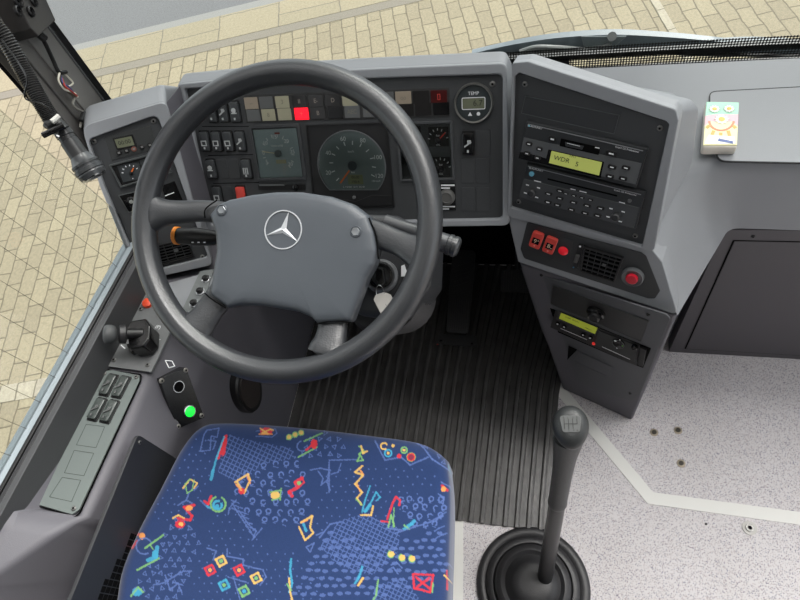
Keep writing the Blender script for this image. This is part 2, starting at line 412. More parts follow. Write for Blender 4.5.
def pad():
    c2 = [W.c(x, y, .006) for x, y in PAD]; P2 = fillet(c2, .006, 3); ctr = W.c(287, 250, .006); rings = []
    for s_, h in ((1.0, -.024), (1.0, -.010), (.996, -.005), (.985, .0), (.965, .0035), (.93, .006), (.85, .0075), (.7, .0085), (.45, .009), (.2, .009), (.02, .009)):
        rings.append([W.w(ctr+(p-ctr)*s_, h) for p in P2])
    return loft(rings)
hub = emit('hub_pad', pad(), HUB, wheel, ang=50)
# seams where pad meets spokes
for a, b, c_ in (((205, 218), (205.5, 209), (217, 200)), ((369, 218), (376, 236), (378.5, 259)), ((204.5, 293), (213, 300), (226, 308)), ((315, 324.5), (333, 321), (351, 322.5))):
    emit('pad_seam', tube(smoothpath([W.pt(*a, .0015), W.pt(*b, .0025), W.pt(*c_, .0015)], 5), .0011, 6), DEEP, hub)
# star emblem
ec = W.c(283.3, 229.8, .009); er = .0283
g = [W.frame([(ec[0]+er*math.cos(2*PI*k/48), ec[1]+er*math.sin(2*PI*k/48)) for k in range(48)], .0016, .0085, .0103)]
for tip in ((288.7, 211.5), (265, 235.6), (297.5, 241.5)):
    t = W.c(*tip, .0103); d = nz(t-ec); n = np.array([-d[1], d[0]]); t = ec+d*(er-.001)
    k = .0042
    V = [W.w(ec-d*.0005, .0118), W.w(t, .0098), W.w(ec+d*k*.55+n*k, .0092), W.w(ec+d*k*.55-n*k, .0092)]
    g.append((V, [[0, 2, 1], [0, 1, 3], [2, 0, 3], [1, 2, 3]]))
emit('star_emblem', join(*g), SILV, hub, smooth=False)
for x, y in ((222.5, 210.5), (356, 232)):
    c = W.c(x, y, .006)
    o = emit('pad_screw_boss', W.lathe(c, [(.0085, .003), (.0085, .0085), (.0075, .0095), (.0068, .0085)], 24), HUB, hub)
    emit('screw_head', W.lathe(c, [(.0066, .006), (.0066, .0092), (.0055, .0102), (.002, .0098), (.0001, .0097)], 6), mat('dull chrome', (150, 154, 158), .38, .8), o)

# ------------------------------------------------------------------ steering column, stalks, key
colm = thing('steering_column', 'dark steering column shroud with ignition lock and bellows behind the wheel', 'steering column', W.w((0, 0), -.4))
sh = [(236, 222), (300, 212), (398, 216), (434, 236), (432, 286), (406, 322), (362, 316), (330, 290), (244, 270)]
emit('shroud', W.pp(sh, -.24, -.075, r=.02, hh=-.09), mat('charcoal shroud plastic', (46, 48, 51), .5, bump=.2, bscale=700), colm, bev=.012, seg=4)
emit('hub_neck', W.lathe((0, 0), [(.045, -.09), (.04, -.02)], 24), BLACK, colm)
cb = W.c(392, 296, -.2)
emit('bellows', W.lathe(cb, [(.062+(.006 if i % 2 else 0), -.12-i*.012) for i in range(15)], 32), RUB, colm, ang=20)
emit('column_tube', W.lathe(cb, [(.03, -.2), (.03, -.46)], 20), BLACK, colm)
ci = W.c(381, 276, -.07)
lock = emit('ignition_lock', W.lathe(ci, [(.026, -.08), (.026, -.070), (.022, -.066), (.019, -.067)], 32), mat('grey lock collar', (96, 98, 100), .4), colm)
emit('lock_barrel', W.lathe(ci, [(.019, -.075), (.019, -.064), (.015, -.063), (.014, -.070), (.005, -.070)], 28), BLACKG, lock)
c = W.c(404, 271, -.073)
emit('lock_label', W.prism([c+np.array(q) for q in ((-.005, -.008), (.006, -.008), (.001, .010), (-.004, .008))], -.0765, -.0735), WHITE, colm)
# key
kc = W.pt(377, 276, -.062); key = thing('ignition_key', 'black headed ignition key turned in the steering column lock', 'key', kc)
emit('key_head', W.prism(fillet([ci+np.array(q) for q in ((-.005, .012), (.007, .010), (.010, -.012), (.002, -.018), (-.006, -.006))], .004), -.066, -.050), BLACKG, key, bev=.002)
emit('key_ring', tube([W.w(W.c(380, 292, -.045)+.0075*np.array([math.cos(a)*.8, math.sin(a)*1.3]), -.045+.004*math.sin(a)) for a in np.linspace(0, 2*PI, 20)], .0006, 6, False), CHROME, key)
tg = [(373.5, 299.5), (376, 294.5), (384.5, 292), (390.5, 294.5), (394, 301), (382.5, 317)]
tago = thing('key_tag', 'small pale metal tag hanging from the ignition key ring', 'key tag', W.pt(383, 303, -.045))
emit('tag_plate', W.pp(tg, -.0475, -.046, r=.003), mat('pale metal tag', (205, 203, 198), .4, .3), tago)
emit('tag_text', join(textG(W, W.c(386, 305, -.046), 'S', .0045, -.046, rot=.4),), mat('faded ink', (150, 148, 146), .6), tago)
# stalks
def stalk(name, label, pts, ms):
    o = thing(name, label, 'control stalk', pts[0][0]); return o
s0 = W.pt(232, 239, -.062); s1 = W.pt(174.5, 235.5, -.062)
tl = thing('turn_signal_stalk', 'black turn signal stalk with orange tip left of the hub', 'control stalk', s0)
def along(a, b, prof, seg=20, sq=1):
    d = b-a; L = np.linalg.norm(d); P_ = [a+d*t for t, r in prof]; return tube(P_, [r for t, r in prof], seg)
emit('stalk_body', along(s0, s1, [(0, .0065), (.22, .008), (.3, .0118), (.55, .0145), (.66, .0152), (.665, .0138), (.92, .0132)], 24), BLACK, tl, ang=30)
emit('orange_tip', along(s0, s1, [(.92, .0132), (.925, .0146), (.98, .0146), (1.0, .012)], 24), ORG, tl)
dd = s1-s0
for q in (.42, .52, .62):
    p = s0+dd*q; nn = nz(W.n*.75-W.v*.66); rr = .0134+.0012*(q-.42)*8
    F_ = Fr(nn, p+nn*rr, W.u); emit('stalk_mark', F_.box((0, 0), .0035, .0018, 0, .0006), WHITE, tl)
s0 = W.pt(385, 222, -.07); s1 = W.pt(459, 248, -.07)
tr = thing('wiper_stalk', 'grey cylindrical stalk with knurled cap right of the wheel', 'control stalk', s0)
emit('stalk_body', along(s0, s1, [(0, .012), (.3, .0128), (.84, .0145), (.85, .0135)], 24), mat('satin grey plastic', (70, 72, 75), .35), tr)
emit('knurled_cap', along(s0, s1, [(.85, .0135), (.855, .0158), (.90, .0160), (.905, .0148), (.925, .0148), (.93, .016), (.97, .0155), (1.0, .012), (1.005, .004)], 24), mat('satin dark plastic', (58, 60, 62), .3), tr)

# ------------------------------------------------------------------ dashboard: instrument cluster
def loopframe(fr, O, I, h0, h1, ro, ri, drop=.0):
    O = fillet([fr.c(x, y, h1) for x, y in O], ro); I = fillet([fr.c(x, y, h1) for x, y in I], ri)
    n = len(O); V = [fr.w(q, h0) for q in O]+[fr.w(q, h1) for q in O]+[fr.w(q, h1) for q in I]+[fr.w(q, h0) for q in I]; F = []
    for a, b in ((0, 1), (1, 2), (2, 3), (3, 0)):
        for j in range(n): F.append([a*n+j, a*n+(j+1) % n, b*n+(j+1) % n, b*n+j])
    return V, F
def backloft(fr, O, h, ro, shifts):
    O = fillet([fr.c(x, y, h) for x, y in O], ro); return loft([[fr.w(q, h)+np.array(s, float) for q in O] for s in shifts])
dash = thing('dashboard', 'grey driver dashboard with instrument panel, switches and angled left end', 'dashboard', (-.37, .75, .6))
cO = [(176, 84), (300, 72), (400, 67), (507, 62.5), (510, 226), (380, 228), (206, 234)]
cI = [(184, 89), (300, 81.5), (400, 77.5), (502.5, 74.5), (502.5, 219), (380, 221.5), (212, 226)]
emit('cluster_housing', backloft(CL, cO, -.004, [.012, 0, 0, .014, .014, 0, .01], [(0, 0, 0), (0, .03, -.001), (0, .10, -.07)]), SHELL, dash, bev=.004, seg=3)
emit('cluster_bezel', loopframe(CL, cO, cI, -.006, .010, [.012, 0, 0, .014, .014, 0, .01], [.006, 0, 0, .010, .010, 0, .006]), SHELL, dash, bev=.0035, seg=3)
fp = emit('instrument_faceplate', CL.pp([(184, 89), (300, 81.5), (400, 77.5), (502.5, 74.5), (502.5, 219), (380, 221.5), (212, 226)], -.004, .001), PLATE, dash)
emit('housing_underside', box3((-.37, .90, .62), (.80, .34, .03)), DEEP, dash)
screw(CL, 187, 98, dash, .0048, .001); screw(CL, 492.5, 84, dash, .0048, .001)
# warning lamps in two rows
cx0 = [251.5, 266.5, 282.5, 299.5, 316, 333, 350, 368.5, 386, 403.5, 421, 439]
cols1 = [AMB, LGREY, CREAM, DLENS, DLENS, DLENS, CREAM, CREAM, LGREY, AMB, DLENS, DRED]
cols2 = [LGREY, CREAM, CREAM, None, DLENS, BLACKG, LGREY, LGREY, DLENS, DLENS, DLENS, BLACKG]
LIT = mat('lit red lamp', (255, 20, 40), .3, emit=1.0)
emit('warning_lamp_bezel', CL.pp([(243.5, 95), (449, 87.5), (449.5, 116.5), (246, 123)], .0005, .0022, r=.002), mat('lamp strip plastic', (50, 50, 50), .45), fp, bev=.0006)
symb = {(0, 3): 'II', (0, 4): 'E-', (0, 5): 'D', (1, 4): 'B', (1, 6): 'AEC', (1, 7): 'ASR', (0, 11): '[]', (0, 9): 'oo', (1, 3): '+', (0, 0): '--', (0, 2): '3', (1, 1): '8'}
for r_ in (0, 1):
    for i, x in enumerate(cx0):
        y = 103.2-(x-251)*.0365 if r_ == 0 else 115.5-(x-251)*.0375
        x2 = x+(2.3 if r_ else 0); cc = CL.c(x2, y, .002); m = (cols1, cols2)[r_][i]
        L = emit('warning_lamp', CL.box(cc, .0262+.0015*(i > 3), .0205, .002, .0038, .001), LIT if m is None else m, fp, bev=.0006)
        if (r_, i) in symb:
            lc = m in (DLENS, DRED); emit('lamp_symbol', textG(CL, cc, symb[(r_, i)], .0105, .0038, sx=.9), (REDS if m is DRED else mat('dull symbol', (150, 140, 130), .5)) if lc else mat('grey symbol', (120, 116, 104), .6), L)
# rocker switches
def rocker(fr, c, par, body=BLACKG, w=.0175, h=.036, sym=1, tilt=.0025, mark=mat('switch print', (186, 190, 190), .5), hb=.0):
    o = emit('rocker_switch', fr.box(c, w+.004, h+.006, hb, hb+.0022, .003), BLACK, par, bev=.0006)
    zz = (hb+.0085, hb+.0045, hb+.0085)
    P2 = fillet([(c[0]-w/2, c[1]-h/2), (c[0]+w/2, c[1]-h/2), (c[0]+w/2, c[1]+h/2), (c[0]-w/2, c[1]+h/2)], .0035, 4)
    def hh(q): t = (q[1]-c[1])/h; return hb+.0062+tilt*(t if t > 0 else -t*1.6)
    G = loft([[fr.w(q, hb+.001) for q in P2], [fr.w(q, hh(q)-.0010) for q in P2], [fr.w(np.array(c)+(np.array(q)-c)*.86, hh(q)) for q in P2], [fr.w(np.array(c)+(np.array(q)-c)*.3, hb+.0062+tilt*.35) for q in P2]])
    k = emit('rocker', G, body, o, ang=40)
    if sym:
        g = []; s = w*.32
        if sym == 1: g.append(fr.frame([(c[0]-s, c[1]-s*.9-.003), (c[0]+s, c[1]-s*.9-.003), (c[0]+s, c[1]+s*.9-.003), (c[0]-s, c[1]+s*.9-.003)], s*.32, hb+.0085, hb+.0096))
        if sym == 2:
            for q in (-.7, 0, .7): g.append(fr.box((c[0]+s*q, c[1]-.003), s*.3, s*2.2, hb+.0085, hb+.0097))
        if sym == 3:
            g.append(fr.box((c[0], c[1]-.002), s*1.9, s*.35, hb+.0085, hb+.0097)); g.append(fr.lathe((c[0], c[1]+.003), [(s*.8, hb+.0085), (s*.8, hb+.0097), (s*.4, hb+.0097)], 12))
        if sym == 4:
            g.append(fr.bar((c[0]-s, c[1]-.005), (c[0]+s, c[1]+.003), s*.4, hb+.0085, hb+.0097)); g.append(fr.box((c[0]+s*.4, c[1]+.003), s, s, hb+.0085, hb+.0097))
        g.append(fr.box((c[0], c[1]-h*.34), w*.16, w*.22, hb+.0088, hb+.0104))
        emit('switch_symbol', join(*g), mark, o)
    return o
def blank(fr, c, par, w=.0205, h=.043, hb=.0, m=PLATE):
    return emit('blank_cover', fr.box(c, w, h, hb, hb+.0022, .0015), m, par, bev=.0008)
SW = mat('switch rocker plastic', (66, 69, 71), .3)
for x, s in ((211, 3), (222.5, 4), (234.5, 3)): rocker(CL, CL.c(x, 112, .006), fp, SW, h=.0345, sym=s)
for x, s in ((204.3, 1), (216, 1), (227.8, 1), (239.8, 4)): rocker(CL, CL.c(x, 141.5, .006), fp, SW, h=.0345, sym=s)
for x, s in ((210.8, 3), (246, 2)): rocker(CL, CL.c(x, 169.2, .006), fp, SW, h=.0345, sym=s)
for x in (222.8, 234.5): blank(CL, CL.c(x, 169, .002), fp, h=.038)
rocker(CL, CL.c(217, 196, .006), fp, SW, h=.0345, sym=1)
rocker(CL, CL.c(240.5, 196, .006), fp, REDS, h=.0345, sym=0)
blank(CL, CL.c(228.5, 196, .002), fp, h=.038)
for (a, b, c_, d) in (((202, 126.5), (249, 126.5), 0, 0), ((208, 155.5), (254, 154.5), 0, 0), ((213, 183.5), (259, 182.5), 0, 0)):
    emit('panel_groove', CL.bpx(a, b, .0012, .0008, .0014), DEEP, fp)
rocker(CL, CL.c(468, 143.5, .006), fp, BLACKG, w=.0185, h=.0365, sym=4, hb=.001)
blank(CL, CL.c(483.3, 143, .002), fp, .0235, .043)
for y in (171, 199.5):
    for x in (467.8, 483.0): blank(CL, CL.c(x, y, .002), fp, .0235, .043)
# engine speed gauge
tac = emit('tachometer', CL.fpx([(248, 126), (299, 123.8), (306.5, 180), (257.5, 181.5)], .0055, .0, .0065, .004), mat('gauge rim', (62, 64, 66), .35), fp, bev=.001)
tq = [(251.5, 130), (296, 128), (302.5, 177.5), (260.5, 178.5)]
emit('dial_face', CL.pp(tq, .001, .0022), DIAL2, tac)
tc_ = CL.c(278, 153.5, .0025)
g = []
for i in range(13):
    a = math.radians(215-i*22); r0, r1 = (.028, .034)
    g.append(CL.bar(tc_+np.array([math.cos(a)*r0*.95, math.sin(a)*r0*1.05]), tc_+np.array([math.cos(a)*r1*.95, math.sin(a)*r1*1.05]), .0011, .0022, .0027))
for t, a in (('5', 210), ('10', 140), ('15', 95), ('20', 47), ('25', 5), ('30', -42), ('0', 178)):
    a = math.radians(a); g.append(textG(CL, tc_+np.array([math.cos(a)*.0265*1.1, math.sin(a)*.030]), t, .0098, .0023))
g.append(textG(CL, tc_+np.array([0, .014]), '1/min x100', .0052, .0023))
emit('dial_marks', join(*g), WHITE, tac)
emit('hour_counter', CL.box(tc_+np.array([.004, -.015]), .02, .007, .0022, .003), mat('counter cream', (170, 168, 140), .5), tac)
emit('red_mark', CL.box(tc_+np.array([.004, .0365]), .010, .003, .0022, .0028), mat('brick red mark', (150, 70, 58), .5), tac)
emit('needle', CL.bar(tc_, CL.c(262.5, 151.5, .003), .0016, .0032, .004), mat('ivory needle', (232, 222, 190), .4), tac)
emit('needle_hub', CL.lathe(tc_, [(.0065, .0025), (.0065, .0045), (.005, .005)], 20), mat('grey needle hub', (110, 120, 122), .4), tac)
emit('dial_glass', CL.pp(tq, .005, .0055), GLASS, tac)
# speedometer
spd = emit('speedometer', CL.fpx([(305.5, 125.3), (386.8, 122.3), (394.5, 207.5), (314, 209)], .0022, .0, .004, .001), BLACK, fp)
emit('recess_plate', CL.pp([(306, 126), (386.5, 123), (394, 207), (314, 208.5)], .0008, .0018), mat('speedometer surround', (34, 34, 35), .4), spd)
sc_ = CL.c(351.5, 166, .003)
rr = abs(CL.c(384.5, 166, .003)[0]-CL.c(318.5, 166, .003)[0])/2
yb = CL.c(351, 189.3, .003)[1]-sc_[1]
top = CL.c(351, 131, .003)[1]-sc_[1]
def dshape(k, off=0):
    out = []
    a0 = math.asin(max(-1, (yb)/top*1.0))
    for i in range(41):
        a = a0+(PI-2*a0)*i/40; out.append(sc_+np.array([math.cos(a)*rr*k, (math.sin(a)*top if i not in (0, 40) else yb)*k+off]))
    return out
emit('dial_face', CL.prism(dshape(1), .0015, .0030), DIAL, spd)
emit('dial_rim', CL.frame(dshape(1.03), .0017, .0015, .0052), mat('silver dial rim', (128, 132, 134), .35, .5), spd)
g = []
ctr_ = CL.c(352, 163, .003)
for i, (x, y) in enumerate(((337.7, 179.4), (333.3, 171.5), (331.4, 162.8), (333.5, 154.5), (337.8, 147.9), (344.5, 143.8), (352.5, 142.8), (360.7, 145), (367.5, 150.6), (372, 158.3), (374, 167), (373, 175.5))):
    q = CL.c(x, y, .003); d = nz(q-ctr_); g.append(CL.bar(q-d*.0035, q+d*.0035, .0017, .003, .0036))
for t, q in (('20', (328.3, 172.8)), ('40', (328.3, 153)), ('60', (343, 139)), ('80', (362.8, 140.6)), ('100', (377.6, 157.4)), ('120', (379, 176))):
    g.append(textG(CL, CL.c(q[0], q[1], .003), t, .0108, .0031))
g.append(textG(CL, CL.c(351, 151.5, .003), 'km/h', .006, .0031)); g.append(textG(CL, CL.c(376, 181, .003), '125 km/h', .0045, .0031))
g.append(textG(CL, CL.c(353, 172.3, .003), 'km', .0055, .0031)); g.append(textG(CL, CL.c(354, 187, .003), 'k = 8 000   24 V   EC 89', .0042, .0031))
emit('dial_marks', join(*g), WHITE, spd)
o = emit('odometer_display', CL.box(CL.c(355.5, 179.5, .003), .029, .0175, .003, .0036), mat('olive odometer', (120, 124, 88), .3), spd)
emit('odometer_digits', join(textG(CL, CL.c(355.5, 177.3, .003), '00:00', .0068, .0036), textG(CL, CL.c(355.5, 181.8, .003), '198.4', .0068, .0036)), INK, o)
emit('needle', CL.bar(CL.c(349.5, 170.5, .004), CL.c(340.5, 183, .004), .0028, .0045, .0056), ORN, spd)
emit('needle_hub', CL.lathe(CL.c(352.5, 165.8, .003), [(.0085, .003), (.0085, .005), (.007, .0056)], 24), mat('dark needle hub', (66, 74, 78), .4), spd)
emit('dial_glass', CL.prism(dshape(1), .0058, .0062), GLASS, spd)
emit('lower_flap', CL.pp([(327, 197), (356, 201.5), (372, 195.3), (391.5, 195.5), (392, 205.5), (326, 207)], .0018, .0036), mat('lower flap black', (28, 28, 29), .4), spd, bev=.0005)
emit('flap_button', CL.lathe(CL.c(354, 197.3, .004), [(.003, .002), (.003, .006), (.002, .0065)], 14), LGREY, spd)
# auxiliary twin gauge
aux = emit('pressure_gauge_unit', CL.fpx([(395.3, 122.6), (452, 120.8), (454.5, 180), (400.2, 181.5)], .0042, .0, .0062, .002), mat('gauge frame', (70, 72, 74), .35), fp, bev=.0008)
emit('gauge_backing', CL.pp([(397, 124.5), (450.5, 123), (452.5, 178), (402, 179.5)], .001, .0022), mat('gauge backing', (58, 61, 63), .35), aux)
for (x0, y0, x1, y1) in ((398.5, 126.5, 421, 146.5), (402, 156.5, 422, 177), (428.6, 127, 448.5, 146.5), (431, 157, 450, 177)):
    emit('gauge_window', CL.rbox(x0, y0, x1, y1, .002, .003), DLENS, aux)
for cxy, tip in (((438.2, 140.5), (445.5, 132.3)), ((441, 169.5), (436, 166))):
    c = CL.c(*cxy, .003); g = []
    for i in range(7):
        a = math.radians(170-i*26); g.append(CL.bar(c+.0145*np.array([math.cos(a), math.sin(a)*1.15]), c+.018*np.array([math.cos(a), math.sin(a)*1.15]), .0012, .003, .0036))
    g.append(textG(CL, c+np.array([0, .0085]), 'bar', .005, .0031)); g.append(textG(CL, c+np.array([0, -.0075]), 'OIL', .0045, .0031))
    emit('gauge_marks', join(*g), WHITE, aux)
    emit('gauge_needle', CL.bar(c+np.array([0, 0]), CL.c(*tip, .004), .0022, .0038, .0048), REDN if cxy[1] < 150 else BLACK, aux)
    emit('needle_hub', CL.lathe(c, [(.0055, .003), (.0055, .0052), (.004, .0056)], 18), BLACKG, aux)
emit('gauge_glass', CL.pp([(397, 124.5), (450.5, 123), (452.5, 178), (402, 179.5)], .0052, .0055), GLASS, aux)
# round temperature display
c = CL.c(473.6, 103.2, .004); rt = .0325
rd = emit('temperature_display', CL.lathe(c, [(rt, .0), (rt, .006), (rt*.95, .0085), (rt*.9, .008), (rt*.88, .004)], 40), mat('worn chrome ring', (150, 150, 146), .35, .8), fp)
emit('display_face', CL.lathe(c, [(rt*.9, .002), (rt*.9, .005), (.001, .005)], 40), mat('display face grey', (52, 58, 60), .35), rd)
emit('display_border', CL.frame([c+np.array(q) for q in ((-.0195, -.010), (.0195, -.010), (.0195, .0095), (-.0195, .0095))], .0012, .005, .0058, .003), WHITE, rd)
o = emit('display_window', CL.box(c, .036, .017, .005, .0054, .002), LCDG, rd)
emit('display_digits', textG(CL, c+np.array([.007, 0]), '6.7', .013, .0054), INK, o)
emit('display_marks', join(textG(CL, c+np.array([0, .0155]), 'TEMP', .0075, .005), textG(CL, c+np.array([-.006, -.0175]), '▲', .008, .005), textG(CL, c+np.array([0.008, -.0175]), '●', .008, .005)), WHITE, rd)
# label with rotary knob under the gauges, and slim drawer under the rev counter
o = emit('rotary_control', CL.rbox(430, 183.5, 455.5, 210.5, .001, .0024), BLACKG, fp)
kc_ = CL.c(447, 197, .004)
emit('knob', CL.lathe(kc_, [(.0145, .002), (.0140, .008), (.009, .011), (.008, .010), (.002, .010)], 24), mat('grey knob', (84, 84, 82), .5), o)
for q_ in ((441, 184.5, 454.5, 186), (441, 187.5, 450, 188.7), (442, 206, 455, 207.2), (442, 208.5, 449, 209.5)): emit('control_print', CL.rbox(*q_, .0024, .0028), WHITE, o)
o = emit('slim_slot', CL.rbox(258, 184.5, 305, 190, .001, .003, .001), BLACK, fp)
emit('slot_lip', CL.rbox(259, 184.5, 284, 186, .003, .0042), LGREY, o)
emit('slot_latch', CL.lathe(CL.c(296, 187.5, .003), [(.006, .002), (.006, .006), (.004, .007)], 16), BLACKG, o)

# ------------------------------------------------------------------ dashboard: angled left end
pO = [(81, 126), (166, 101), (193, 200), (213.5, 265), (139, 281.5), (119, 234), (100, 187)]
pI = [(88, 139.5), (157, 114.5), (187, 200), (208, 257), (142, 273.5), (125.5, 236), (105, 187)]
emit('left_pod_housing', backloft(P, pO, -.004, [.022, .012, 0, .012, .012, 0, 0], [(0, 0, 0), (-.022, .048, 0), (-.02, .10, -.05)]), SHELL, dash, bev=.005, seg=3)
emit('left_pod_bezel', loopframe(P, pO, pI, -.006, .009, [.022, .012, 0, .012, .012, 0, 0], [.010, .012, 0, .006, .006, 0, 0]), SHELL, dash, bev=.004, seg=3)
lp = emit('left_faceplate', P.pp(pI, -.004, .001), PLATE, dash)
a, b, c_, d = P.pt(166, 102, .004), CL.pt(180, 89, .004), CL.pt(207, 212, .004), P.pt(199, 222, .004)
emit('side_strip', loft([[a, b, c_, d], [q+np.array([.0, .05, -.01]) for q in (a, b, c_, d)]]), SIDE, dash, bev=.002)
for x, y in ((94, 141.5), (153.5, 121), (202.5, 256.8)): screw(P, x, y, dash, .0046, .001)
o = emit('clock_unit', P.pp([(104, 137.2), (150.5, 126.2), (158, 148), (112, 160.5)], .0008, .0024), mat('clock plate', (58, 60, 60), .45), lp, bev=.0005)
emit('clock_window', P.rbox(113.5, 135.5, 136, 149, .002, .0036, g=.95), BLACK, o)
lcd = emit('clock_display', P.rbox(115, 137.3, 134, 147.3, .0034, .0042, g=.95), LCDG, o)
emit('clock_digits', textG(P, P.c(124.5, 142.3, .004), '00:00', .0098, .0042), INK, lcd)
for x, y, rd_ in ((119, 152.7, 0), (126.6, 150.7, 0), (134, 149, 1), (142, 147, 0), (150, 145, 0)):
    k = emit('clock_button', P.lathe(P.c(x, y, .004), [(.0044, .002), (.0044, .0055), (.003, .006)], 16), mat('brown red button', (120, 74, 62), .5) if rd_ else BLACK, o)
    emit('button_mark', P.box(P.c(x, y, .006)+np.array([0, .0]), .004, .0035, .006, .0064), mat('dim print', (120, 120, 118), .6), k)
g1 = emit('twin_gauge_unit', P.fpx([(108.7, 165.3), (161.5, 151), (172, 173), (120.5, 188)], .0028, .0, .007, .001), mat('twin gauge frame', (78, 82, 82), .4), lp, bev=.0008)
emit('gauge_backing', P.pp([(109.5, 166), (161, 152), (171, 172.5), (121, 187)], .001, .002), BLACK, g1)
for cx_, cy_, tip in ((131, 173.2, (133.5, 168)), (153, 167.5, (150, 163))):
    c = P.c(cx_, cy_, .003)
    emit('gauge_face', P.box(c+np.array([0, .002]), .037, .030, .002, .003, .001), mat('small dial face', (60, 64, 66), .35), g1)
    g = []
    for i in range(6):
        a = math.radians(165-i*28); g.append(P.bar(c+.0125*np.array([math.cos(a), math.sin(a)]), c+.0155*np.array([math.cos(a), math.sin(a)]), .0014, .003, .0036))
    g.append(textG(P, c+np.array([0, -.010]), 'V', .004, .0031)); emit('gauge_marks', join(*g), WHITE, g1)
    emit('gauge_needle', P.bar(c-.001, P.c(*tip, .004), .0022, .0038, .0046), ORN, g1)
    emit('needle_hub', P.lathe(c, [(.0035, .003), (.0035, .0045), (.002, .005)], 14), BLACK, g1)
o = emit('rotary_switch', P.fpx([(118, 195.5), (139.5, 190.5), (147, 207), (128.5, 213)], .0014, .001, .003, .001), mat('edge grey', (86, 90, 90), .45), lp)
emit('switch_well', P.pp([(119, 196), (139, 191.5), (146, 207), (129, 212)], .0008, .0018), BLACKG, o)
emit('knob', P.lathe(P.c(131.3, 201.5, .004), [(.010, .001), (.0095, .009), (.006, .011), (.001, .0115)], 20), BLACKG, o)
emit('knob_pointer', P.lathe(P.c(131.3, 201.5, .01), [(.0035, .0108), (.0035, .013), (.001, .0135)], 12), mat('worn print', (140, 144, 140), .5), o)
o = emit('switch_block', P.pp([(161, 186), (174.5, 181), (183, 201), (168, 207)], .001, .004, .002), BLACKG, lp, bev=.0006)
emit('block_mark', P.bpx((165, 196), (174, 192.5), .0016, .004, .0046), WHITE, o)
emit('small_symbol', join(P.rbox(131, 216, 134, 218, .001, .0015), P.rbox(170, 222, 190, 223.2, .001, .0016)), mat('dim print', (120, 120, 118), .6), lp)
def vent(fr, quad, par, nh, nv, name='air_vent'):
    q = [fr.c(x, y, .004) for x, y in quad]
    o = emit(name, fr.frame(q, .003, .0005, .006, .002), BLACK, par, bev=.0006)
    emit('vent_throat', fr.prism(q, .0006, .0012), DEEP, o)
    def bl(s, t): return (q[0]*(1-s)+q[1]*s)*(1-t)+(q[3]*(1-s)+q[2]*s)*t
    for i in range(1, nh):
        emit('vent_slat', fr.bar(bl(.03, i/nh), bl(.97, i/nh), .0016, .002, .0052), mat('vent slat', (44, 45, 46), .45), o)
    for i in range(1, nv):
        emit('vent_divider', fr.bar(bl(i/nv, .03), bl(i/nv, .97), .0012, .0015, .0040), mat('vent slat', (44, 45, 46), .45), o)
    return o
v1 = vent(P, [(146, 248), (187, 238.5), (194.5, 257), (152, 268)], lp, 7, 5)
emit('vent_tab', P.rbox(174, 249, 178, 252, .004, .007), LGREY, v1)

# ------------------------------------------------------------------ centre console
A_, D_, E_, P3 = K.pt(653, 252), K.pt(677.5, 315.5), K.pt(518, 262), K.pt(507, 216)
F1, F2 = onz(562, 389, 0), onz(632, 421, 0)
vn = np.cross(F1-E_, F2-F1); vn = nz(vn); vn = vn if vn[1] < 0 else -vn
VP_ = Fr(vn, (E_+D_+F1+F2)/4, ku)
cons = thing('centre_console', 'grey angled console with radios, switches and tachograph right of the footwell', 'console', (.1, .65, 0))
rO = [(512, 63), (528, 61.5), (676, 109.5), (678.5, 121), (654, 252), (507.5, 217)]
rI = [(514, 77), (519, 73), (666, 121.5), (669, 125), (642, 247), (510.5, 208)]
emit('radio_housing', backloft(K, rO, -.003, [.004, .01, .01, .004, .008, .008], [(0, 0, 0), tuple(BK*.022+np.array([0, 0, -.003])), tuple(BK*.05+np.array([0, 0, -.03]))]), SHELL, cons, bev=.007, seg=4)
# sloping back of the radio housing down to the shelf
tb = [K.pt(516, 70)+BK*.035+[0, 0, -.02], K.pt(672, 118)+BK*.035+[0, 0, -.015], K.pt(653, 250)+BK*.03, K.pt(508, 214)+BK*.035]
tb2 = [np.array([-.06, .93, .70]), np.array([.21, .90, .68]), np.array([.235, .76, .64]), np.array([-.06, .80, .60])]
emit('housing_back', loft([tb, tb2]), SHELL, cons, bev=.008, seg=3)
sa = [q_+BK*.016 for q_ in (K.pt(600, 92), K.pt(672, 114), K.pt(652.5, 247), K.pt(600, 235))]
sb_ = [ony(655, 86, .765), ony(702, 101, .765), onz(695, 162, .675), np.array([.12, .80, .66])]
emit('housing_side', loft([sa, sb_]), SHELL, cons, bev=.014, seg=5)
emit('radio_bezel', loopframe(K, rO, rI, -.004, .008, [.004, .01, .01, .004, .008, .008], [.003, .004, .006, .004, .004, .004]), SHELL, cons, bev=.0035, seg=3)
kp = emit('radio_faceplate', K.pp(rI, -.003, .001), PLATE, cons)
for x, y in ((525, 84), (660, 128), (518.7, 201.5), (635.3, 235.5)): screw(K, x, y, cons, .0042, .001)
emit('blank_bay', K.fpx([(525, 96), (619.5, 115.2), (614, 134.5), (521, 113.5)], .0008, .0006, .0022, .0005), mat('edge grey', (86, 90, 90), .45), kp)
emit('bay_cover', K.pp([(525.7, 96.8), (618.5, 115.9), (613.5, 133.5), (522, 113)], .0004, .0014), mat('bay cover', (54, 56, 58), .5), kp)
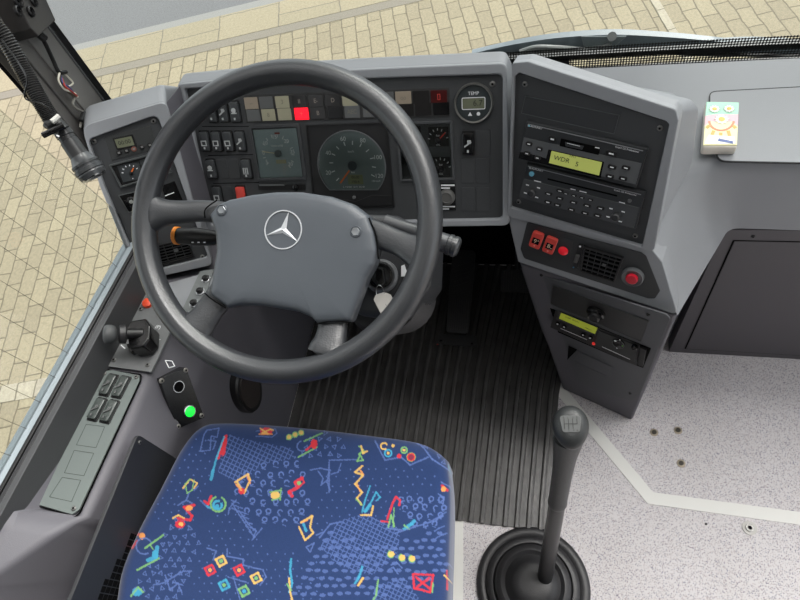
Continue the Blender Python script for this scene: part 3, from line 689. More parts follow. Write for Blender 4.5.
# switch band
bO = [(507.5, 216), (653, 251), (662, 262), (678, 316), (518, 262)]
band = [[K.w(K.c(x, y, .004), .004) for x, y in bO]]
emit('switch_band', backloft(K, bO, .004, [.006, .006, .01, .01, .003], [(0, 0, 0), tuple(BK*.16)]), SHELL, cons, bev=.008, seg=4)
sI = [(527, 222), (641, 252.5), (646, 256), (660, 291), (655, 298.5), (648, 298.5), (524, 258.5), (520.5, 249)]
sp_ = emit('switch_strip', K.pp(sI, .003, .0052, [.006, .004, .006, .004, .004, .003, .008, .006]), mat('dark switch strip', (50, 52, 53), .5), cons, bev=.0006)
for (x, y), t in (((536, 240.8), 'A'), ((549.5, 246), 'B')):
    c = K.c(x, y, .012); cr = .20
    RS = Fr(K.n, K.w(c, 0), K.u*math.cos(-.02)-K.v*math.sin(.12))
    o = emit('red_rocker_switch', RS.box((0, 0), .0205, .0345, .005, .0125, .0045), REDS, sp_, bev=.0016)
    emit('switch_window', RS.box((0, -.0005), .0125, .0125, .0125, .0131), BLACKG, o)
    emit('switch_symbol', join(textG(RS, (-.001, -.0005), '9' if t == 'A' else '8', .0115, .0131), textG(RS, (.004, -.003 if t == 'B' else .003), 'x', .006, .0131)), mat('pale symbol', (235, 200, 170), .5), o)
    emit('indicator', RS.lathe((0, -.0115), [(.0017, .0125), (.001, .0133)], 8), mat('pink lens', (240, 150, 140), .4), o)
emit('lamp_plate', K.pp([(556.5, 236.5), (573, 241), (568, 264.5), (552.5, 260.5)], .005, .0060, .001), mat('dark switch strip', (50, 52, 53), .5), sp_, bev=.0004)
o = emit('red_pilot_lamp', K.lathe(K.c(563, 251.2, .008), [(.0085, .005), (.0085, .0085), (.0068, .0105), (.003, .0118), (.0005, .012)], 24), mat('red lens', (225, 34, 48), .2, emit=.15), sp_)
sl = emit('slider_slot', K.pp([(578.5, 243.5), (583.2, 244.8), (577.5, 269), (572.5, 267.5)], .005, .0068, .001), BLACK, sp_)
emit('slider', K.pp([(575.6, 255), (579.5, 256), (577, 263.5), (573.2, 262.5)], .006, .0105, .001), mat('grey knob', (84, 84, 82), .5), sl, bev=.0006)
emit('cold_mark', K.lathe(K.c(573.6, 267, .006), [(.0015, .005), (.0015, .0072), (.0005, .0072)], 10), mat('blue dot', (60, 130, 170), .5), sl)
emit('white_mark', K.lathe(K.c(580.2, 246.2, .006), [(.0018, .005), (.0018, .0072), (.0005, .0072)], 10), WHITE, sl)
v2 = vent(Fr(K.n, K.p+K.n*.0046, K.u), [(579.5, 271), (614.5, 282.5), (623.5, 258), (583.5, 246.5)], sp_, 6, 6, 'air_vent')
emit('vent_tab', K.rbox(602, 264.5, 605.5, 266.5, .009, .0115), LGREY, v2)
c = K.c(632, 278.3, .012)
o = emit('rotary_push_button', K.lathe(c, [(.0185, .005), (.018, .011), (.0165, .0125), (.0125, .0115)], 32), mat('button collar', (88, 90, 92), .4), sp_)
emit('red_button', K.lathe(c+np.array([0, 0]), [(.0100, .008), (.0100, .0155), (.0085, .0168), (.002, .0172)], 24), mat('crimson button', (196, 24, 46), .3), o)

def radio(name, label, quad, lines):
    q = [K.c(x, y, .010) for x, y in quad]
    o = thing(name, label, 'radio', K.w((q[0]+q[1]+q[2]+q[3])/4, 0), 'car radios in the console')
    def hq(i): return (.006, .006, .014, .014)[i]
    q2 = [K.c(x, y, h) for (x, y), h in zip(quad, (.006, .006, .014, .014))]
    V = [K.w(a, -.002) for a in q2]+[K.w(a, h) for a, h in zip(q2, (.006, .006, .014, .014))]
    emit('radio_body', loft([V[:4], V[4:]]), RADIO, o, bev=.0012)
    tl_, tr_, br_, bl_ = V[4:8]
    n = nz(np.cross(bl_-tl_, tr_-tl_)); n = n if n@K.n > 0 else -n
    return o, Fr(n, tl_, tr_-tl_)
r1, R1 = radio('cassette_radio', 'upper car radio with cassette slot and lit green display in the centre console', [(526.5, 121.3), (648, 149), (636, 188), (519, 158.5)], 0)
r2, R2 = radio('cd_radio', 'lower car radio with disc slot and two round knobs below the lit radio', [(526.5, 163.3), (645.5, 192.5), (635.5, 229.5), (520.5, 198)], 0)
HILITE = mat('radio edge highlight', (150, 152, 154), .3, .3)  # pale line colour painted as the highlight along each radio's top edge
for rr_, RR, ln in ((r1, R1, ((528, 124.2), (643, 151))), (r2, R2, ((528, 166.2), (641, 194.8)))):
    emit('edge_highlight', RR.bpx(ln[0], ln[1], .0012, .0, .0008), HILITE, rr_)
ang = lambda fr, a, b: math.atan2(*(fr.c(*b)-fr.c(*a))[::-1])
a1 = ang(R1, (530, 127), (642, 153)); a2 = ang(R2, (530, 169), (642, 197))
emit('fascia', R1.pp([(524, 137.5), (641.5, 163.5), (635.5, 184.5), (520, 156.5)], .0, .0008), mat('fascia grey', (88, 90, 92), .42), r1)
emit('dark_corner', R1.pp([(525, 152.5), (519.5, 152), (518.5, 158.5), (560, 168), (562, 163)], .0009, .0012), BLACKG, r1)
c = R1.pp([(548.5, 149.5), (604, 162), (600.5, 178), (544.5, 164.5)], .0008, .0016, .001)
dsp = emit('display_frame', c, BLACKG, r1)
emit('display', R1.pp([(551.5, 151), (602, 162.4), (599, 175.5), (549, 163)], .0014, .0022, .0008), LCDY, dsp)
emit('display_text', join(textG(R1, R1.c(561.5, 159.3, .002), 'WDR', .0105, .0022, a1, shear=.1), textG(R1, R1.c(577, 164.3, .002), '5', .0105, .0022, a1), textG(R1, R1.c(573, 156.5, .002), 'FM1', .006, .0022, a1)), INK, dsp)
o = emit('cassette_slot', R1.pp([(561, 138.5), (600.5, 147.5), (598.5, 155), (559.5, 146)], .0006, .0012, .001), DEEP, r1)
emit('slot_flap', R1.pp([(565, 142), (584, 146.2), (582, 149.8), (565.5, 146.3)], .001, .002), RADIO, o)
emit('slot_print', R1.bpx((567, 143.2), (580, 146.3), .0006, .002, .0024), WHITE, o); emit('slot_print', R1.bpx((595, 147.3), (599.5, 148.3), .0014, .0012, .0016), WHITE, o)
def btn(fr, par, x, y, w, h, m=BLACK, mark=1, hh=.0032, ar=0, nm='radio_button'):
    c = fr.c(x, y, .002); s = Fr(fr.n, fr.w(c), fr.u*math.cos(ar)+fr.v*math.sin(ar))
    o = emit(nm, s.box((0, 0), w, h, .0004, hh, h*.42), m, par, bev=.0005)
    if mark: emit('button_print', s.box((0, .0), w*.42, h*.26, hh, hh+.0003), WHITE, o)
    return o
for x, y in ((529, 143.8), (539.5, 149), (527, 153.3), (537.5, 157.8)): btn(R1, r1, x, y, .0105, .006, ar=a1)
for x, y in ((612, 167), (626, 167.8), (609.8, 176.3), (623, 178.5)): btn(R1, r1, x, y, .0125, .006, ar=a1)
btn(R1, r1, 552.5, 139, .0125, .0085, ar=a1); btn(R1, r1, 611.5, 153.5, .017, .008, ar=a1)
emit('brand_print', join(textG(R1, R1.c(535, 127.2, .001), 'BLAUPUNKT', .0042, .0004, a1), textG(R1, R1.c(627, 149.5, .001), 'Coach CC Professional', .0036, .0004, a1)), WHITE, r1)
emit('brand_dot', R1.lathe(R1.c(529, 125.8, .001), [(.0016, 0), (.0016, .0008), (.0003, .0008)], 10), mat('pale blue dot', (120, 190, 210), .4), r1)
# CD radio
emit('fascia', R2.pp([(523.5, 178.5), (639, 207.5), (633.5, 228.5), (519, 197)], .0, .0008), mat('fascia grey dark', (70, 72, 74), .42), r2)
emit('fascia_edge', R2.bpx((524.5, 179), (638, 207.8), .0009, .0008, .0014), mat('edge grey', (86, 90, 90), .45), r2)
o = emit('disc_slot', R2.bpx((547.5, 179), (617, 196), .0022, .0004, .0012), DEEP, r2)
for x, y in ((532, 192.5), (615.7, 216.5)):
    c = R2.c(x, y, .004); k = emit('volume_knob', R2.lathe(c, [(.0066, .0006), (.0064, .009), (.005, .0105), (.001, .0108)], 24), mat('knob black', (46, 47, 48), .4), r2)
    for dx, dy in ((-.0105, .0095), (.0085, .0095), (-.0115, -.0055), (.0085, -.008)):
        cc = c+np.array([dx, dy]); s = Fr(R2.n, R2.w(cc), R2.u*math.cos(a2)+R2.v*math.sin(a2)); emit('knob_print', s.box((0, 0), .0052, .0018, .0008, .0013), WHITE, k)
for x, y in ((548.5, 193.7), (560, 190.8), (559.8, 198.2), (573.5, 202.3), (587, 205.5), (600.5, 208.2), (548, 202), (557.5, 205), (571.5, 209.5), (585, 213), (597.5, 215.5)):
    btn(R2, r2, x, y, .0125, .0048, ar=a2)
for x, y in ((566, 193.5), (574, 195.5), (582, 197.5), (590.5, 199.8)): btn(R2, r2, x, y, .009, .003, ar=a2)
emit('fascia_print', join(*[R2.bpx(a, b, .0014, .0008, .0012) for a, b in (((534, 180.5), (541, 182.2)), ((570.5, 188.9), (575.5, 190)), ((579.5, 191), (586.5, 192.7)), ((619, 202), (625, 203.5)))]), WHITE, r2)
emit('blue_button', R2.lathe(R2.c(531.5, 174, .002), [(.0042, 0), (.0042, .0025), (.003, .003), (.0005, .003)], 18), mat('pale blue button', (112, 176, 200), .25), r2)
emit('brand_print', join(textG(R2, R2.c(536, 169.6, .001), 'BLAUPUNKT', .0042, .0004, a2), textG(R2, R2.c(625, 192.7, .001), 'Coach CD Professional', .0036, .0004, a2)), WHITE, r2)
emit('eject_button', R2.lathe(R2.c(629.5, 201, .002), [(.003, 0), (.003, .0025), (.001, .003)], 14), LGREY, r2)

# lower cabinet with tachograph
lO = [E_, D_, F2, F1]
emit('lower_cabinet', loft([[q for q in lO], [q+BK*.215 for q in lO]]), SIDE, cons, bev=.008, seg=4)
lq = [(521, 268.5), (667, 315), (670, 319), (640, 395), (632, 401), (563, 381.5), (541, 328)]
lp_ = emit('cabinet_faceplate', VP_.pp(lq, -.001, .0022, [.002, .004, .004, .008, .006, .004, 0]), mat('slate faceplate', (78, 80, 84), .5, bump=.2, bscale=900), cons, bev=.0008)
for x, y in ((541.5, 275), (648, 314.5), (558.5, 359), (630, 393.2)): screw(VP_, x, y, cons, .0034, .0022, BLACK)
for x, y in ((576.5, 391.8), (612.5, 411)): screw(VP_, x, y, cons, .0034, .0, BLACK)
emit('dark_bay', VP_.pp([(553, 285.5), (648, 321.5), (641, 341.5), (550.5, 303.5)], .0022, .0034, .003), mat('dark bay cover', (40, 40, 41), .4), lp_, bev=.0006)
emit('bay_rim', VP_.fpx([(552.5, 285), (648.7, 321.3), (641.3, 342), (550, 304)], .0009, .002, .0039, .003), mat('edge grey dark', (70, 72, 74), .45), lp_)
emit('tachograph_recess', VP_.pp([(546, 306.5), (554, 309.5), (651, 348.5), (643, 368), (627, 362), (545.5, 327)], .0018, .0028, .001), DEEP, lp_)
tq_ = [(555.5, 310.5), (640, 345), (636, 366), (550, 327.5)]
tach = thing('tachograph', 'black tachograph with lit yellow green display and red light low in the console', 'tachograph', VP_.pt(596, 338, 0))
V = [VP_.w(VP_.c(x, y, h), h) for (x, y), h in zip(tq_, (.004, .004, .016, .016))]; Vb = [VP_.w(VP_.c(x, y, h), .001) for (x, y), h in zip(tq_, (.004, .004, .016, .016))]
emit('body', loft([Vb, V]), BLACK, tach, bev=.001)
n = nz(np.cross(V[3]-V[0], V[1]-V[0])); n = n if n@K.n > 0 else -n
T = Fr(n, V[0], V[1]-V[0]); at_ = ang(T, (556, 312), (638, 346))
emit('drawer_front', T.pp([(598.5, 330.5), (637.5, 346), (634.5, 362), (594, 344.5)], 0, .0012, .001), mat('tacho drawer', (44, 46, 46), .4), tach)
emit('display_frame', T.pp([(559, 311), (599, 327.5), (595.5, 335.5), (556.5, 319.5)], 0, .0012), BLACKG, tach)
d_ = emit('display', T.pp([(561, 313), (597.5, 328), (595, 334), (559, 318.5)], .001, .0017), LCDY2, tach)
emit('display_text', join(textG(T, T.c(572, 319.3, .001), '12:08  0km/h', .0055, .0017, at_), textG(T, T.c(588, 328.5, .001), '198km', .005, .0017, at_)), INK, d_)
for x, y in ((557.5, 324), (564, 327), (583, 335), (590, 338)):
    k = emit('round_button', T.lathe(T.c(x, y, .002), [(.0048, 0), (.0046, .003), (.002, .0034)], 16), BLACKG, tach)
    emit('button_print', T.lathe(T.c(x, y, .003), [(.0017, .003), (.0017, .0038), (.0004, .0038)], 10), WHITE, k)
emit('edge_line', join(T.bpx((560.5, 328.5), (587, 339.8), .0009, .0, .0006), T.bpx((602, 346.8), (630, 359.5), .0009, .0012, .0018)), WHITE, tach)
emit('red_indicator', T.lathe(T.c(593.5, 344, .002), [(.0036, 0), (.0034, .0025), (.001, .0032)], 16), mat('red pilot', (230, 60, 54), .3, emit=.3), tach)
k = emit('round_pad', T.lathe(T.c(618.5, 343.5, .002), [(.0125, .001), (.0120, .0035), (.0105, .0042), (.001, .0042)], 28), BLACKG, tach)
emit('pad_rim', T.frame([T.c(618.5, 343.5, .002)+.0118*np.array([math.cos(t), math.sin(t)]) for t in np.linspace(0, 2*PI, 29)[:-1]], .0009, .0035, .0046), mat('edge grey', (86, 90, 90), .45), k)
emit('pad_print', join(*[T.lathe(T.c(x, y, .004), [(r, .004), (r, .0047), (r*.2, .0047)], 10) for x, y, r in ((615.3, 340.7, .0022), (620, 339.8, .0014), (617, 348, .0014))]), WHITE, k)
emit('green_print', T.lathe(T.c(622.5, 345.8, .004), [(.0014, .004), (.0014, .0047), (.0003, .0047)], 8), mat('green print', (90, 160, 50), .5, emit=.1), k)
emit('side_knob', T.lathe(T.c(634.5, 347.5, .004), [(.0062, .001), (.006, .006), (.004, .0085), (.001, .009)], 20), BLACKG, tach)
emit('latch', T.pp([(640, 348), (646, 350.3), (642.5, 367), (637, 365)], -.004, .0035, .001), BLACK, tach, bev=.0006)
ck = VP_.c(594.5, 315.5, .012)
o = thing('microphone_knob', 'round black socket knob on the dark bay above the tachograph', 'knob', VP_.w(ck, .004))
emit('knob_base', VP_.lathe(ck, [(.0175, .003), (.017, .010), (.0145, .013), (.0125, .011)], 28), BLACKG, o)
emit('knob_cap', VP_.lathe(ck, [(.0125, .010), (.012, .018), (.009, .021), (.0075, .0195), (.0015, .0195)], 24), BLACK, o)
emit('lower_tray', VP_.pp([(569, 346.5), (613.5, 367.5), (609, 378.5), (567, 359.5)], .002, .0032, .001), mat('slate faceplate', (78, 80, 84), .5), lp_, bev=.0006)
emit('tray_painted_shadow', VP_.pp([(568.5, 346), (577, 350), (569, 358), (567.3, 360)], .003, .0038), DEEP, lp_)  # flat black patch painted as the shadow at the tray's left end
emit('tray_ledge', VP_.fpx([(580, 352.5), (611, 367), (607, 376.5), (573.5, 361)], .0007, .003, .0040), mat('slate ledge', (88, 90, 94), .5), lp_)

# ------------------------------------------------------------------ shelf right of the console
def sweep_shelf():
    A = np.array([.163, .606, .622]); B = np.array([.222, .742, .683]); S = np.array([1.35, .715, .683])
    Dd = D_+np.array([0, 0, .0]); Cc = np.array([.321, .74, .506]); S2 = np.array([1.35, .715, .50])
    def path(a, b, c, t, n1=8, nc=12, n2=6):
        l1 = b+nz(a-b)*t; l2 = b+nz(c-b)*t*1.3
        return [a+(l1-a)*i/n1 for i in range(n1)]+[(1-s)**2*l1+2*s*(1-s)*b+s*s*l2 for s in np.linspace(0, 1, nc)]+[l2+(c-l2)*i/n2 for i in range(1, n2+1)]
    L = path(A, B, S, .075); Bo = path(Dd, Cc, S2, .016)
    secs = []
    for i_, (l, b) in enumerate(zip(L, Bo)):
        back = np.array([l[0]-.13*max(0, 1-i_/14), .972, .683]); dirn = nz(back-l)
        p1 = l+dirn*.03; f = b-l; q = l+f*.26
        sec = [back]+[(1-s)**2*p1+2*s*(1-s)*l+s*s*q for s in np.linspace(0, 1, 9)]+[b, b+np.array([0, .03, -.002]) if b[1] > .73 else b+np.array([-.03, .01, 0]), np.array([back[0], .972, .55])]
        secs.append(sec)
    return loft(secs, True, True)
shelf = thing('dashboard_shelf', 'light grey passenger side dashboard shelf with curved front lip beside the console', 'dashboard shelf', (.7, .85, .5))
emit('shelf_body', sweep_shelf(), SHELL, shelf, ang=60)
SH = Fr((0, 0, 1), (0, 0, .683), (1, 0, 0))
lid = [(709, 92), (900, 82), (900, 166), (719, 162), (709, 140)]
LC = fillet([SH.c(x, y, .0) for x, y in lid], [.014, .01, .01, .014, 0])
emit('lid', SH.prism(LC, -.001, .0016), SHELL, shelf, bev=.0012)
emit('lid_gap', SH.frame(LC, .0016, -.001, .0019), mat('dark gap', (40, 42, 44), .7), shelf)
# tissue packet
pk = thing('tissue_packet', 'tissue packet with daisy and rainbow print standing on the grey shelf', 'tissue packet', SH.pt(720, 125, 0))
top_h = .019; PK = Fr((0, 0, 1), (0, 0, .685+top_h), nz(SH.pt(740, 151)-SH.pt(702, 147)))
q = [PK.c(x, y, 0) for x, y in ((706, 101), (739.5, 101.5), (737.5, 146.5), (702.5, 146.5))]
def pillow(fr, q, h0, h1, m, name, par):
    ctr = sum(q)/4; P2 = fillet(q, .004, 4); rings = []
    for s_, t in ((.97, 0), (1.0, .2), (1.0, .75), (.985, .92), (.95, .99), (.7, 1.02), (.1, 1.03)):
        rings.append([fr.w(ctr+(p-ctr)*s_, h0+(h1-h0)*t) for p in P2])
    return emit(name, loft(rings), m, par, ang=60)
pillow(PK, q, -top_h+.0005, -.0012, mat('clear wrap over white tissue', (226, 220, 208), .35, bump=.6, bscale=90), 'packet_body', pk)
def bl(s, t): return (q[0]*(1-s)+q[1]*s)*(1-t)+(q[3]*(1-s)+q[2]*s)*t
def pq(pts, h0, h1): return PK.prism([bl(s, t) for s, t in pts], h0, h1)
film = emit('film_mint', pq([(.02, .02), (.98, .02), (.98, .32), (.5, .30), (.02, .36)], -.0016, .0), mat('mint print', (150, 214, 184), .35), pk)
emit('film_pink', pq([(.02, .34), (.3, .30), (.98, .30), (.98, .56), (.02, .56)], -.0016, .0002), mat('pink print', (240, 178, 188), .35), pk)
emit('film_cream', pq([(.02, .56), (.2, .46), (.5, .50), (.8, .46), (.98, .56), (.98, .97), (.02, .97)], -.0016, .0004), mat('cream print', (240, 234, 178), .35), pk)
def arc(s0, t0, rs, rt, a0, a1_, w, n=16):
    g = []
    A = [math.radians(a0+(a1_-a0)*i/n) for i in range(n+1)]
    for i in range(n): g.append(PK.bar(bl(s0+rs*math.cos(A[i]), t0+rt*math.sin(A[i])), bl(s0+rs*math.cos(A[i+1]), t0+rt*math.sin(A[i+1])), w, .0004, .0008))
    return join(*g)
emit('rainbow_arc', arc(.5, .44, .36, .22, 5, 175, .0035), mat('peach print', (226, 140, 96), .4), pk)
emit('sun_rays', join(*[PK.bar(bl(.5+.38*math.cos(math.radians(a)), .44+.27*math.sin(math.radians(a))), bl(.5+(.47)*math.cos(math.radians(a)), .44+.40*math.sin(math.radians(a))), .005, .0004, .0009) for a in (25, 57, 90, 123, 155)]), mat('mustard print', (210, 176, 76), .4), pk)
for s_, t_, r_ in ((.27, .19, .0085), (.70, .18, .0085), (.5, .42, .0115)):
    c = bl(s_, t_); n_ = 11
    pts = [c+r_*(1.0 if k % 2 else .72)*np.array([math.cos(PI*k/n_), math.sin(PI*k/n_)]) for k in range(2*n_)]
    d_ = emit('daisy', PK.prism(pts, .0003, .0012), mat('daisy white', (245, 244, 236), .4), pk)
    emit('daisy_centre', PK.lathe(c, [(r_*.42, .001), (r_*.42, .0016), (.0003, .0017)], 14), mat('daisy yellow', (234, 190, 70), .4), d_)
emit('white_flap', pq([(.15, .76), (.9, .80), (.93, .95), (.05, .95)], -.001, .0010), mat('white flap', (240, 240, 240), .35), pk)
emit('blue_stripe', pq([(.45, .84), (.86, .90), (.86, .95), (.42, .89)], .0008, .0014), mat('blue stripe', (56, 84, 150), .4), pk)

# ------------------------------------------------------------------ front wall right of the console with access panel
FW = Fr((0, -1, 0), (.6, .74, .25), (1, 0, 0))
FWM = mat('brown grey locker panel', (82, 79, 83), .55, bump=.2, bscale=600, var=.05)
wf = emit('wall_front', FW.prism([FW.c(724, 229), (.78, .256), (.78, -.25), FW.c(668, 353)], -.03, .002), FWM, kind='structure')
q = [FW.c(734.5, 241.5, .004), np.array([.76, .215]), np.array([.76, -.237]), FW.c(686, 349, .004)]
emit('access_panel', FW.prism(q, .001, .0035), FWM, wf, bev=.001)
emit('panel_gap', FW.frame([q[0]+np.array([-.003, .0015]), q[1], q[2]+np.array([0, -.001]), q[3]+np.array([-.003, -.001])], .0036, .0015, .0030), DEEP, wf)
screw(FW, 753, 236.3, wf, .0035, .002, BLACK)
emit('wall_footwell', box3((-.2, 1.0, .29), (1.1, .02, .58)), DEEP, kind='structure')  # black front wall added to block light leaking into the footwell

# ------------------------------------------------------------------ left side console
side = thing('side_console', 'dark grey side console under the left window with switch panel and lever', 'side console', (-.7, .2, 0))
ST = [  # y : outer sill, sill inner, panel outer, shoulder, mid wall, wall foot
    (-.35, [(-.80, .655), (-.795, .652), (-.79, .648), (-.77, .640), (-.66, .32), (-.62, 0)]),
    (-.02, [(-.80, .655), (-.79, .652), (-.785, .648), (-.765, .640), (-.655, .32), (-.62, 0)]),
    (.055, [(-.795, .655), (-.77, .650), (-.75, .646), (-.695, .632), (-.635, .34), (-.62, 0)]),
    (.082, [(-.795, .655), (-.768, .650), (-.757, .640), (-.684, .612), (-.625, .38), (-.62, 0)]),
    (.095, [(-.795, .655), (-.767, .650), (-.755, .602), (-.676, .597), (-.622, .52), (-.62, 0)]),
    (.24, [(-.785, .655), (-.760, .650), (-.750, .602), (-.664, .597), (-.622, .52), (-.62, 0)]),
    (.42, [(-.775, .655), (-.757, .650), (-.740, .602), (-.656, .597), (-.628, .50), (-.65, 0)]),
    (.50, [(-.772, .655), (-.754, .650), (-.738, .602), (-.645, .597), (-.625, .50), (-.65, 0)]),
    (.57, [(-.768, .60), (-.754, .59), (-.738, .565), (-.64, .560), (-.622, .48), (-.65, 0)]),
    (.985, [(-.78, .55), (-.748, .55), (-.735, .55), (-.64, .545), (-.622, .46), (-.65, 0)])]
def side_mesh():
    rings = []
    for y, p in ST:
        pr = [np.array(q) for q in p]
        out = [pr[0]]+fillet(pr, [0, .008, .006, .022, .07, 0], 6)[1:]
        ring = [(q[0], y, q[1]) for q in out]+[(p[0][0]-.004, y, 0), (p[0][0]-.004, y, p[0][1])]
        rings.append(ring)
    return loft(rings)
emit('console_body', side_mesh(), SIDE, side, ang=50)
SPn = Fr(nz(np.cross(np.array([-.674, .236, .602])-np.array([-.687, .099, .602]), np.array([-.755, .1, .605])-np.array([-.687, .099, .602]))), (-.70, .2, .603), (1, 0, 0))
if SPn.n[2] < 0: SPn = Fr(-SPn.n, SPn.p, (1, 0, 0))
pan = [(104, 371), (112, 370), (139, 375), (139.5, 380), (79, 509.5), (72, 514.5), (37.5, 504.5), (37.5, 499)]
spn = emit('switch_panel', SPn.pp(pan, -.002, .0022, .004), SWPL, side, bev=.0006)
emit('panel_rim', SPn.fpx([(103, 368.5), (141, 374), (140.5, 380), (79.5, 513), (75, 517), (36, 506)], .0012, -.002, .0008, .004), DEEP, side)
for x, y in ((104.5, 373.5), (136.5, 377), (38.5, 501.2), (74, 508.5)): screw(SPn, x, y, spn, .0038, .0022)
def rotfr(fr, a, b):
    c = fr.c(*b, .002)-fr.c(*a, .002); d = nz(c); y = fr.u*d[0]+fr.v*d[1]; return Fr(fr.n, fr.p, np.cross(y, fr.n))
SR = rotfr(SPn, (72, 512), (139, 378))
for x, y in ((107.3, 384), (119.8, 386), (95.8, 408.3), (108.2, 410.5)):
    rocker(SR, SR.c(x, y, .008), spn, mat('dark green grey rocker', (66, 72, 70), .35), w=.0165, h=.036, sym=4, hb=.002, mark=LGREY)
for qd in ([(86, 424), (105, 426.5), (96, 448), (76, 445)], [(74, 450), (94, 453), (84, 476), (64, 473)], [(62, 477), (81, 480), (71.5, 502), (49, 497)]):
    emit('blank_outline', SPn.fpx(qd, .0009, .002, .0025, .001), mat('outline groove', (60, 66, 64), .6), spn)
# joystick base plate
JP = Fr(SPn.n, SPn.p+SPn.n*.001, SPn.u)
jp = [(106, 366), (114, 352), (144, 292), (152, 285), (176, 306), (169, 334), (151, 372)]
jpl = emit('lever_base_plate', JP.pp(jp, -.002, .0025, .001), mat('worn grey plate', (112, 114, 115), .45, var=.18, vscale=30), side, bev=.0005)
for x, y in ((114, 360), (148, 365), (141, 309), (104.5, 373.5)): screw(JP, x, y, jpl, .0042, .0025) if y < 370 else None
emit('plate_symbols', join(textG(JP, JP.c(158, 327, .003), '(P)', .0095, .0026), textG(JP, JP.c(158.5, 339, .003), '8-', .011, .0026), JP.bpx((121, 345), (125, 348.5), .002, .0025, .003)), WHITE, jpl)
emit('wedge_symbol', JP.fpx([(164.5, 360), (172, 360.5), (175, 366), (168.5, 368)], .0012, -.001, .0014, .001), WHITE, side)
o = emit('red_cap', JP.lathe(JP.c(147, 302, .008), [(.011, .001), (.010, .008), (.006, .010), (.001, .0105)], 8), mat('vermilion cap', (236, 84, 52), .35), jpl)
pb = thing('parking_brake_lever', 'black parking brake lever with round grey knob on the left side console', 'lever', JP.pt(140, 345, .003))
emit('lever_housing', JP.pp([(128, 331), (133, 323), (148, 320.5), (153, 328), (152, 341), (146, 349), (132, 351)], .002, .040, .006, hh=.03), BLACKG, pb, bev=.005, seg=3)
emit('housing_skirt', JP.pp([(126, 344), (148, 340), (152, 346), (131, 353)], .002, .012, .002), BLACKG, pb, bev=.001)
k0, k1 = JP.pt(143, 334, .034), JP.pt(107.5, 334.5, .062)
d_ = k1-k0; L_ = np.linalg.norm(d_)
emit('lever_neck', along(k0, k1, [(0, .009), (.3, .009), (.34, .0095), (.7, .0085)], 18), BLACK, pb)
emit('neck_collar', along(k0, k1, [(.46, .013), (.50, .0165), (.66, .0160), (.70, .012)], 24), RUB, pb)
emit('lever_knob', along(k0, k1, [(.74, .008), (.80, .0145), (.9, .0165), (1.02, .0165), (1.10, .014), (1.13, .008), (1.135, .001)], 28), mat('matt grey knob', (72, 74, 75), .6, bump=.3, bscale=700), pb, ang=60)
# toggle strip under the left air vent
tb_ = Fr((0, 0, 1), (-.62, .5, .60), (1, 0, 0))
emit('tray', tb_.pp([(150, 292), (165, 284), (213, 271), (214, 300), (190, 318), (172, 330)], -.004, .0, .002), SHELL, side)
ts = emit('toggle_strip', tb_.pp([(200, 271), (214, 269), (205, 296), (194, 312), (181, 312)], .0, .003, .001), mat('silver toggle strip', (126, 130, 130), .35, .3), side, bev=.0005)
for x, y in ((206, 279), (200.3, 291.5), (194, 303.5)):
    c = tb_.c(x, y, .004); k = emit('toggle_collar', tb_.lathe(c, [(.0085, .002), (.0085, .005), (.0065, .0055), (.0062, .003)], 20), CHROME, ts)
    emit('toggle_cap', tb_.lathe(c, [(.0062, .002), (.006, .010), (.004, .012), (.0005, .012)], 16), BLACK, k)
# black plate with round hole and green button, on the sloping shoulder
gq = [(159.5, 379), (186, 367.5), (204.5, 417.5), (177.5, 429)]
gp = [onx(*gq[0], -.648), onx(*gq[1], -.625), onx(*gq[2], -.605), onx(*gq[3], -.628)]
gn = nz(np.cross(gp[1]-gp[3], gp[0]-gp[2])); gn = gn if gn[2] > 0 else -gn
G_ = Fr(gn, sum(gp)/4, gp[1]-gp[0])
gpl = emit('button_plate', G_.pp(gq, -.03, .003, .001), BLACKG, side, bev=.0005)
for x, y in ((161.5, 380.8), (185.5, 370.3), (201.5, 415.5), (178, 426.5)): screw(G_, x, y, gpl, .0047, .003, mat('light screw', (150, 148, 142), .4, .6))
c = G_.c(178.8, 386.8, .004)
o = emit('socket_ring', G_.lathe(c, [(.0108, .003), (.0108, .0045), (.0095, .0045), (.0095, .003)], 28), CHROME, gpl); emit('socket_hole', G_.lathe(c, [(.0094, .003), (.0094, .0038)], 24), DEEP, o)
c = G_.c(189.6, 411.5, .004)
o = emit('button_ring', G_.lathe(c, [(.0120, .003), (.0118, .0055), (.0098, .006), (.0095, .004)], 28), CHROME, gpl)
emit('green_button', G_.lathe(c, [(.0094, .003), (.0094, .0065), (.0075, .0075), (.001, .008)], 28), mat('lit green button', (30, 232, 70), .3, emit=.8), o)
# lower service panel with lattice, wall side
LW = Fr((1, 0, 0), (-.6185, .2, .3), (0, 1, 0))
def wallpt(px, py): return onx(px, py, -.6175)
lq = [(141, 437), (150, 438), (176, 458), (250, 520), (250, 660), (45, 660)]
P2_ = [LW.c(x, y, 0) for x, y in lq]
PB = Fr(nz((1, .0, .0)), (-.6165, .2, .30), (0, 1, 0))
emit('service_panel', PB.pp([(138, 434), (182, 462), (262, 530), (262, 700), (30, 700)], -.004, .0018, [.012, .0, 0, 0, 0]), mat('black service panel', (40, 41, 44), .5, bump=.2, bscale=700), side, bev=.001)
screw(PB, 139.5, 442.5, side, .0035, .0018, SCREW)
g = []; pol = [(133, 533), (170, 533), (160, 640), (74, 640)]
def inpoly(x, y, poly):
    r = False
    for k in range(len(poly)):
        (ax, ay), (bx, by) = poly[k-1], poly[k]
        if (ay > y) != (by > y) and x < (bx-ax)*(y-ay)/(by-ay)+ax: r = not r
    return r
c0 = PB.c(120, 570, .002)
